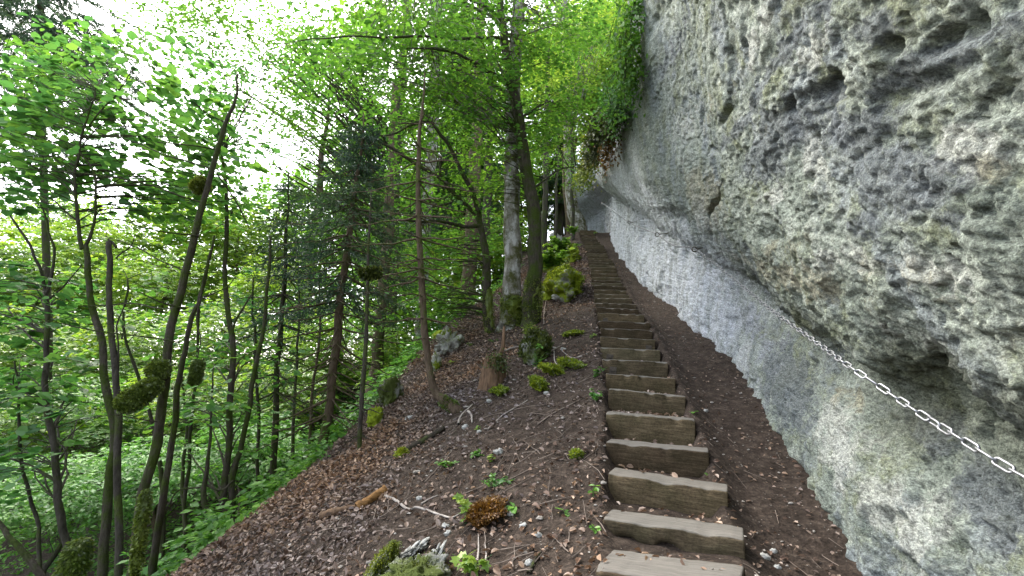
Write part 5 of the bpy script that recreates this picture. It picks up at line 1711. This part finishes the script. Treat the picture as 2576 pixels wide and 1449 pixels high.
def plant(name, label, cat, px, py, h_px, spread_px, n, leaf_px, mat, seed, kind='leaf', stems=3, group=None, P=None):
    rg = np.random.default_rng(seed)
    P = hit(px, py) if P is None else np.array(P, float)
    s = P[1] / F
    H, Wd, lf = h_px * s, spread_px * s, leaf_px * s
    root = empty(name, P - [0, 0, 0.02], label, cat, group)
    st, lv = MB(), MB()
    for k in range(stems):
        a = rg.uniform(0, 6.28)
        e = np.array([math.cos(a) * Wd * rg.uniform(.3, 1), math.sin(a) * Wd * 0.6 * rg.uniform(.3, 1), H * rg.uniform(0.6, 1.0)])
        Q = resample(np.array([[0, 0, 0], e * [0.35, 0.35, 0.65], e]), 8, 0.02 * H, seed + k)
        tube(st, Q, np.linspace(max(0.0018, H * 0.008), 0.001, 8), 4, cap=False)
        m = max(2, n // stems)
        t = rg.uniform(0.25, 1, m) if kind != 'fern' else np.linspace(0.1, 1, m)
        p = np.stack([np.interp(t, np.linspace(0, 1, 8), Q[:, i]) for i in range(3)], -1)
        if kind == 'fern':
            ax = unit(e)
            sd = unit(np.cross(ax, [0, 0, 1.0]))
            for sg in (-1, 1):
                d = sg * sd + ax * 0.45 + rg.normal(0, .1, (m, 3))
                leaves(lv, p, d, np.array([0, 0, 1.0]) + rg.normal(0, .25, (m, 3)), lf * (1.15 - t) * rg.uniform(.8, 1.2, m), np.array([[0, 0, 0], [0.45, 0.13, 0], [1, 0, -.05], [0.45, -0.13, 0]]), LEAF4_F)
        else:
            d = rg.normal(0, 1, (m, 3)) * [1, 1, 0.25] + [0, -0.35, -0.1]
            nn = np.array([0, -0.35, 1.0]) + rg.normal(0, .3, (m, 3))
            sz = lf * rg.uniform(.6, 1.2, m)
            if kind == 'lobed':
                lobed(lv, p, d, nn, sz)
            else:
                leaves(lv, p, d, nn, sz, ROUND6 if kind == 'round' else LEAF6, LEAF6_F)
    st.build('stem', M['leaf_hazel'], root)
    lv.build('foliage', M[mat], root, shade=False)
    return root


plant('maple_seedling', 'tall thin maple seedling with lobed leaves standing before the white outcrop', 'plant', *c5(1175, 1440), 55, 50, 30, 26, 'leaf_sunny', 1, 'lobed', 5)
plant('maple_seedling', 'young maple with few bright lobed leaves beside the rust-brown moss', 'plant', *c5(1110, 930), 85, 30, 14, 24, 'leaf_sunny', 2, 'lobed', 3)
plant('seedling', 'feathery green seedlings spread above the long twig', 'plant', *c5(930, 350), 22, 40, 60, 13, 'leaf_beech', 3, 'leaf', 6)
plant('seedling', 'second spray of feathery green leaves, right of the first', 'plant', *c5(1180, 250), 20, 36, 50, 13, 'leaf_beech', 4, 'leaf', 6)
plant('seedling', 'single light green seedling beside a white stone', 'plant', *c5(1375, 290), 26, 14, 9, 15, 'leaf_sunny', 5, 'leaf', 2)
plant('ivy_patch', 'dark green ivy strands trailing above the rust-brown moss', 'plant', *c5(1410, 560), 34, 50, 70, 13, 'leaf_hazel', 6, 'leaf', 8)
plant('herb', 'pale broad-leaved herb right of the rust-brown moss', 'plant', *c5(1570, 790), 26, 30, 10, 26, 'leaf_under', 7, 'leaf', 3)
plant('herb', 'three dark glossy leaves alone on the dark soil', 'plant', *c5(2110, 830), 20, 12, 5, 24, 'leaf_hazel', 8, 'round', 3)
plant('herb', 'small leafy herb touching the left end of the fourth step', 'plant', 1492, 1250, 40, 14, 10, 16, 'leaf_under', 9, 'leaf', 3)
plant('herb', 'small leafy herb at the left end of the second step', 'plant', 1500, 1335, 26, 16, 9, 14, 'leaf_under', 10, 'leaf', 3)
plant('herb', 'feathery herb overhanging the left end of the seventh step', 'plant', 1500, 1010, 40, 36, 60, 11, 'leaf_under', 11, 'leaf', 6)
plant('herb', 'feathery herb at the left end of the ninth step', 'plant', 1500, 948, 34, 26, 46, 10, 'leaf_beech', 12, 'leaf', 5)
plant('herb', 'bright tuft of leaves left of the eleventh step', 'plant', 1488, 850, 20, 14, 14, 10, 'leaf_sunny', 13, 'leaf', 3)
plant('fern', 'bright green fern on top of the mossy boulder', 'fern', 1330, 842, 40, 44, 90, 17, 'leaf_sunny', 14, 'fern', 9)
plant('fern', 'green fern fronds at the lower side of the mossy boulder', 'fern', 1352, 925, 50, 34, 70, 14, 'leaf_beech', 15, 'fern', 8)
plant('herb', 'dark leaf rosette on the boulder front', 'plant', 1362, 880, 10, 26, 6, 18, 'leaf_under', 16, 'leaf', 3, P=at(1362, 870, hit(1347, 905)[1] - 0.35))
plant('herb', 'light green tuft on the litter left of the rotten stump', 'plant', *c6(410, 560), 14, 16, 10, 11, 'leaf_sunny', 17, 'leaf', 3)
plant('herb', 'light green tuft further down the litter left of the stump', 'plant', *c6(215, 745), 12, 14, 9, 11, 'leaf_sunny', 18, 'leaf', 3)
plant('herb', 'small tuft under the crooked beech', 'plant', *c6(650, 520), 16, 14, 10, 10, 'leaf_beech', 19, 'leaf', 3)
plant('seedling', 'small light green seedling on bare soil below the swept foot', 'plant', *c6(480, 1430), 20, 14, 8, 12, 'leaf_sunny', 20, 'leaf', 2)
plant('herb', 'green leaf on the dirt path beside the sixth step', 'plant', 1742, 1034, 8, 12, 4, 16, 'leaf_under', 21, 'leaf', 2)
plant('herb', 'tiny green tuft at the right end of the third step', 'plant', 1785, 1193, 8, 10, 8, 8, 'leaf_beech', 22, 'leaf', 3)
plant('herb', 'light green tuft on the right end of the top steps', 'plant', 1497, 590, 10, 7, 16, 6, 'leaf_sunny', 23, 'leaf', 4)
plant('herb', 'light green tuft halfway up at the right end of the steps', 'plant', 1538, 672, 9, 9, 16, 7, 'leaf_sunny', 24, 'leaf', 4)
plant('leafy_bush', 'bright leafy bush sprawling over the mossy bank left of the stairs', 'bush', 1395, 690, 70, 70, 650, 16, 'leaf_sunny', 25, 'leaf', 22, P=at(1392, 690, hit(1395, 720)[1] - 1.2))
plant('leafy_bush', 'bright leafy bush close to the top third of the stairs', 'bush', 1425, 640, 60, 50, 650, 14, 'leaf_sunny', 26, 'leaf', 22, P=at(1415, 650, hit(1425, 680)[1] - 1.2))
plant('leafy_bush', 'bright leafy bush at the very head of the stairs', 'bush', 1445, 590, 30, 22, 220, 8, 'leaf_sunny', 27, 'leaf', 14, P=at(1443, 592, hit(1445, 612)[1] - 1.5))
plant('leafy_bush', 'fresh green bush over the white crest rock', 'bush', 1165, 800, 70, 60, 200, 13, 'leaf_sunny', 28, 'leaf', 18)
plant('fern', 'fern at the slope edge behind the bare conifer pole', 'fern', 975, 1010, 60, 50, 120, 26, 'leaf_beech', 29, 'fern', 10)

# ------------------------------------------------------------------ plants on the lip of the cliff
def lip_points(n, seed, pts):
    rg = np.random.default_rng(seed)
    P = np.array([at(*p) for p in pts])
    t = rg.uniform(0, len(P) - 1.001, n)
    k = t.astype(int)
    return P[k] + (P[k + 1] - P[k]) * (t - k)[:, None]


def hanging(name, label, pts, n, L, mat, leaf, seed, spread, nleaf=26, cat='climber', moss=False):
    rg = np.random.default_rng(seed)
    C = lip_points(n, seed, pts) + rg.normal(0, 1, (n, 3)) * spread
    base = C.mean(0)
    root = empty(name, base, label, cat)
    st, lv = MB(), MB()
    for c in C:
        ln = L * rg.uniform(0.4, 1.3)
        e = c + np.array([rg.normal(-0.15, .12) * ln, rg.normal(0, .15) * ln, -ln])
        Q = resample(np.array([c, (c + e) / 2 + [-0.12 * ln, 0, 0.05], e]), 8, 0.05 * ln, int(rg.integers(999)))
        tube(st, Q, np.linspace(0.007, 0.003, 8), 3, cap=False)
        t = rg.uniform(0, 1, nleaf)
        p = np.stack([np.interp(t, np.linspace(0, 1, 8), Q[:, i]) for i in range(3)], -1) + rg.normal(0, 0.05 + 0.05 * ln, (nleaf, 3))
        leaves(lv, p, rg.normal(0, 1, (nleaf, 3)) + [-.4, -.4, -0.5], rg.normal(0, .5, (nleaf, 3)) + [-.6, -.3, .6], leaf * rg.uniform(.6, 1.3, nleaf), LEAF4 if moss else LEAF6, LEAF4_F if moss else LEAF6_F)
    part(st, 'stem', M['bark_dark'], root)
    part(lv, 'foliage', M[mat], root, shade=False)


hanging('climbing_plant', 'curtain of fresh green creepers hanging down the left edge of the cliff', [(1600, -60, 6.4), (1600, 40, 6.6), (1592, 120, 7.0), (1580, 180, 7.4)], 60, 0.9, 'leaf_beech', 0.085, 1, 0.14, 30)
hanging('climbing_plant', 'lower leafy creeper above the mossy lip of the cliff', [(1582, 170, 7.6), (1560, 240, 8.3), (1545, 280, 9.0)], 50, 0.6, 'leaf_hazel', 0.07, 2, 0.14, 26)
hanging('hanging_moss', 'dark moss beard hanging from the cliff lip above the path', [(1570, 250, 8.6), (1530, 290, 9.6), (1505, 320, 10.4), (1490, 380, 12.0)], 90, 0.55, 'moss_dark', 0.10, 3, 0.10, 60, 'moss', True)
hanging('hanging_moss', 'rusty brown root and moss beard below the cliff lip', [(1545, 330, 9.6), (1530, 370, 10.0)], 10, 0.7, 'moss_rust', 0.08, 4, 0.07, 50, 'moss', True)
hanging('hanging_moss', 'yellowish moss cushion on the farthest cliff lip', [(1492, 350, 11.5), (1480, 410, 13.0), (1470, 440, 14.5)], 46, 0.5, 'moss_leaf', 0.10, 5, 0.12, 50, 'moss', True)

# ------------------------------------------------------------------ chain handrail
def chain():
    px = [(2800, 1300, 1.15), (2576, 1185, 1.38), (2450, 1110, 1.55), (2350, 1050, 1.74), (2250, 985, 1.97), (2150, 920, 2.30), (2050, 850, 2.91), (1950, 780, 3.75), (1850, 700, 4.95), (1752, 627, 6.3),
          (1700, 618, 7.3), (1657, 590, 8.4), (1620, 575, 9.7), (1586, 560, 11.0), (1545, 530, 12.6), (1515, 510, 14.2)]
    P = np.array([at(*p) for p in px])
    P[:, 0] -= 0.03
    anchors = [P[0], P[9], P[11], P[13], P[15]]
    Q = resample(P, 1500)
    # keep the chain clear of the rock it hangs against
    Wf = WP[::2, ::2].reshape(-1, 3)
    Wf = Wf[(Wf[:, 1] > 0.8) & (Wf[:, 1] < 17) & (Wf[:, 2] < 9)]
    free = np.full(len(Q), 0.0)
    for i in range(0, len(Q), 10):
        near = Wf[(np.abs(Wf[:, 1] - Q[i, 1]) < 0.10 + 0.02 * Q[i, 1]) & (np.abs(Wf[:, 2] - Q[i, 2]) < 0.06 + 0.01 * Q[i, 1])]
        if len(near):
            free[i:i + 10] = near[:, 0].min() - 0.035 - Q[i, 0]
    free = np.clip(free, -1.0, np.interp(Q[:, 1], [2.5, 5, 8], [0.0, 0.25, 0.7]))
    fr = np.array([free[max(0, i - 40):i + 41].min() for i in range(len(free))])
    fr = np.convolve(np.pad(fr, 40, 'edge'), np.ones(81) / 81, 'valid')
    print('chain shift', fr.min(), fr.max())
    k_ = 1 + fr / np.maximum(Q[:, 0], 0.5)
    Q = np.column_stack([Q[:, 0] * k_, Q[:, 1] * k_, EYE + (Q[:, 2] - EYE) * k_])
    anchors = [Q[np.abs(np.linalg.norm(Q / k_[:, None] * 1.0 - P[m], axis=1)).argmin()] if False else Q[int(m / (len(P) - 1) * 1499)] for m in (0, 9, 11, 13, 15)]
    L = np.concatenate([[0], np.cumsum(np.linalg.norm(np.diff(Q, axis=0), axis=1))])
    pitch, ln, wd, wr = 0.062, 0.076, 0.031, 0.0043
    n = int(L[-1] / pitch)
    root = empty('chain', Q[0], 'galvanised steel chain strung along the cliff as a handrail', 'chain')

    def link_mesh(seg=22, sides=7):
        a = np.linspace(0, 2 * math.pi, seg, endpoint=False)
        hx = (ln - wd) / 2
        C = np.stack([np.cos(a) * (wd / 2 - wr) + np.sign(np.cos(a)) * hx, np.sin(a) * (wd / 2 - wr), 0 * a], -1)
        T = np.roll(C, -1, 0) - np.roll(C, 1, 0)
        T = unit(T)
        zz = np.array([0, 0, 1.0])
        S_ = np.cross(T, zz)
        b = np.arange(sides) / sides * 2 * math.pi
        V = C[:, None] + wr * (np.cos(b)[None, :, None] * S_[:, None] + np.sin(b)[None, :, None] * zz)
        i = np.arange(seg)[:, None]
        j = np.arange(sides)[None]
        q = np.stack([i * sides + j, ((i + 1) % seg) * sides + j, ((i + 1) % seg) * sides + (j + 1) % sides, i * sides + (j + 1) % sides], -1).reshape(-1, 4)
        return V.reshape(-1, 3), q

    V, q = link_mesh()
    V2, q2 = link_mesh(10, 4)
    proto = None
    rest = MB()
    rg = np.random.default_rng(3)
    from mathutils import Matrix
    for k in range(n):
        s = (k + 0.5) * pitch
        c = np.array([np.interp(s, L, Q[:, i]) for i in range(3)])
        e = np.array([np.interp(s + 0.02, L, Q[:, i]) - np.interp(s - 0.02, L, Q[:, i]) for i in range(3)])
        e = unit(e)
        up = np.array([0, 0, 1.0])
        y = unit(np.cross(up, e))
        z = np.cross(e, y)
        ph = R(40 if k % 2 else -50) + rg.normal(0, 0.22)
        y2 = y * math.cos(ph) + z * math.sin(ph)
        z2 = np.cross(e, y2)
        Mx = np.stack([e, y2, z2], 1)
        if k < 99:
            if proto is None:
                mb = MB()
                mb.add(V, q)
                proto = mb.build('chain_link', M['zinc'])
                o = proto
            else:
                o = proto.copy()
                COL.objects.link(o)
            o.parent = root
            o.location = c - Q[0]
            o.rotation_euler = Matrix(Mx.tolist()).to_euler()
        else:
            rest.add(V2 @ Mx.T * 1.0 + (c - Q[0]), q2)
    ro = rest.build('far_links', M['zinc'], root)
    tag(ro, kind='stuff')
    for k, (a, lab) in enumerate(zip(anchors[1:], ['rusty ring bolt in the rock where the near chain run ends', 'ring bolt holding the chain, second up the path', 'ring bolt holding the chain, third up the path', 'farthest ring bolt of the chain'])):
        mb = MB()
        t = np.linspace(0, 2 * math.pi, 17)
        r = 0.035 if k == 0 else 0.04
        tube(mb, a + np.stack([np.cos(t) * r, 0 * t, np.sin(t) * r], -1), 0.008, 7, cap=False)
        tube(mb, np.array([a + [r, 0, 0], a + [0.08, 0.02, 0.02], a + [0.22, 0.04, 0.04]]), 0.009, 7)
        tag(mb.build('ring_bolt', M['iron'], loc=a), lab, 'ring bolt')


chain()

# ------------------------------------------------------------------ litter, twigs, pebbles, undergrowth
def normals(x, y):
    e = 0.03
    gx = (ground_z(x + e, y) - ground_z(x - e, y)) / (2 * e)
    gy = (ground_z(x, y + e) - ground_z(x, y - e)) / (2 * e)
    return unit(np.stack([-gx, -gy, np.ones_like(gx)], -1))


def scatter(n, y0, y1, seed, left=True, pw=0.5):
    rg = np.random.default_rng(seed)
    y = y0 + (y1 - y0) * rg.random(n) ** (1 / pw if pw < 1 else 1)
    rx = np.interp(y, rY, rX)
    if left:
        u = rg.random(n)
        x = xL(y) - 0.03 - u * (xL(y) - rx + 0.9)
    else:
        fx = np.interp(y, [p[1] for p in WALL[:12]], [p[0] for p in WALL[:12]])
        x = xR(y) + 0.05 + rg.random(n) * np.maximum(fx - xR(y) - 0.05, 0.1)
    return x, y, rg


def litter():
    mb = MB()
    x, y, rg = scatter(120000, 0.9, 18, 1, True, 0.45)
    rx = np.interp(y, rY, rX)
    t = (xL(y) - x) / np.maximum(xL(y) - rx, .3)
    dens = 0.16 + 0.84 * smooth(0.25, 0.7, t + 0.35 * fbm(x * 1.1, y * 1.1, x * 0, 3, 5))
    dens = np.maximum(dens, smooth(7, 10, y) * 0.85)
    keep = rg.random(len(x)) < dens
    x, y = x[keep], y[keep]
    nn = normals(x, y)
    n = len(x)
    p = np.stack([x, y, ground_z(x, y) + rg.uniform(0.003, 0.022, n)], -1)
    sz = rg.uniform(0.016, 0.052, n) * (0.8 + 0.05 * y)
    leaves(mb, p, rg.normal(0, 1, (n, 3)) * [1, 1, 0.5], nn + rg.normal(0, 0.42, (n, 3)), sz, LEAF6 * [1, 1, 2.6], LEAF6_F)
    # a few on the path and along the risers
    x, y, rg = scatter(1100, 1.4, 14, 2, False, 0.6)
    n = len(x)
    p = np.stack([x, y, ground_z(x, y) + 0.012], -1)
    leaves(mb, p, rg.normal(0, 1, (n, 3)) * [1, 1, .3], normals(x, y) + rg.normal(0, .4, (n, 3)), rg.uniform(.01, .04, n), LEAF6 * [1, 1, 2.5], LEAF6_F)
    for i in range(0, 12):
        m = 26 if i != 4 else 60
        t = rg.uniform(0.03, 0.97, m)
        e = st_R[i] - st_L[i]
        b = unit(np.cross([0, 0, 1.0], e))
        p = st_L[i] + t[:, None] * e + b * rg.uniform(0.16, 0.34, (m, 1)) + np.array([0, 0, 0.005])
        p[:, 2] = np.maximum(p[:, 2] - 0.01, ground_z(p[:, 0], p[:, 1]) + 0.01)
        leaves(mb, p, rg.normal(0, 1, (m, 3)) * [1, 1, .3], np.array([0, 0, 1.]) + rg.normal(0, .4, (m, 3)), rg.uniform(.02, .055, m), LEAF6 * [1, 1, 2.5], LEAF6_F)
    return tag(mb.build('leaf_litter', M['litter'], shade=False), kind='stuff')


litter()


def twigs():
    mb = MB()
    x, y, rg = scatter(1100, 1.2, 12, 11, True, 0.5)
    for a, b in zip(x, y):
        L = rg.uniform(0.08, 0.4) * (0.7 + 0.05 * b)
        az = rg.normal(0.9, 0.8)
        t = np.linspace(-.5, .5, 5)
        X = a + np.cos(az) * L * t + rg.normal(0, .02 * L, 5)
        Yv = b + np.sin(az) * L * t
        P = np.stack([X, Yv, ground_z(X, Yv) + rg.uniform(0.005, 0.02)], -1)
        tube(mb, P, np.linspace(rg.uniform(0.0015, 0.004), 0.0012, 5), 4, cap=False)
    x, y, rg = scatter(130, 1.4, 9, 12, False, 0.6)
    for a, b in zip(x, y):
        L = rg.uniform(0.04, 0.14)
        az = rg.uniform(0, 6.3)
        t = np.linspace(-.5, .5, 4)
        X, Yv = a + np.cos(az) * L * t, b + np.sin(az) * L * t
        tube(mb, np.stack([X, Yv, ground_z(X, Yv) + 0.006], -1), 0.0016, 3, cap=False)
    return tag(mb.build('twig_litter', M['twig'], shade=False), kind='stuff')


twigs()


def pebbles():
    mb = MB()
    oc = np.array([[1, 0, 0], [0, 1, 0], [-1, 0, 0], [0, -1, 0], [.5, .5, .6], [-.5, .4, .7], [-.4, -.5, .6], [.5, -.5, .5], [0, 0, -.4]])
    fc = np.array([[0, 1, 4], [1, 5, 4], [1, 2, 5], [2, 6, 5], [2, 3, 6], [3, 7, 6], [3, 0, 7], [0, 4, 7], [4, 5, 6], [4, 6, 7], [1, 0, 8], [2, 1, 8], [3, 2, 8], [0, 3, 8]])
    for left, n, s0 in ((True, 2200, 0.011), (False, 450, 0.009)):
        x, y, rg = scatter(n, 1.2, 15, 31 + left, left, 0.5)
        z = ground_z(x, y)
        r = s0 * rg.lognormal(-0.35, 0.55, n) * (0.8 + 0.05 * y)
        az = rg.uniform(0, 6.28, n)
        V = oc[None] * rg.uniform(.6, 1.3, (n, 9, 3)) * np.stack([np.ones(n), rg.uniform(.5, 1, n), rg.uniform(.4, .9, n)], -1)[:, None]
        c, s = np.cos(az)[:, None], np.sin(az)[:, None]
        V = np.stack([V[..., 0] * c - V[..., 1] * s, V[..., 0] * s + V[..., 1] * c, V[..., 2]], -1) * r[:, None, None] + np.stack([x, y, z + r * 0.2], -1)[:, None]
        mb.add(V.reshape(-1, 3), (fc[None] + (np.arange(n) * 9)[:, None, None]).reshape(-1, 3))
    return tag(mb.build('gravel', M['pebble'], shade=False), kind='stuff')


pebbles()


def undergrowth():
    rg = np.random.default_rng(77)
    mb = MB()
    n = 14000
    y = 2.0 + 28 * rg.random(n) ** 1.5
    d = 0.15 + (4 + 1.0 * y) * rg.random(n) ** 1.3
    x = np.interp(y, rY, rX) - d
    h = np.minimum(0.1 + 0.25 * d, 0.9) * rg.random(n)
    C = np.stack([x, y, ground_z(x, y) + h], -1)
    a = rg.uniform(0, 6.28, n)
    sprays(mb, C, np.stack([np.cos(a), np.sin(a), 0 * a], -1), 0.4, 11, 0.10, LEAF4, LEAF4_F, droop=0.1, rg=rg)
    return tag(mb.build('undergrowth', M['leaf_under'], shade=False), kind='stuff')


undergrowth()
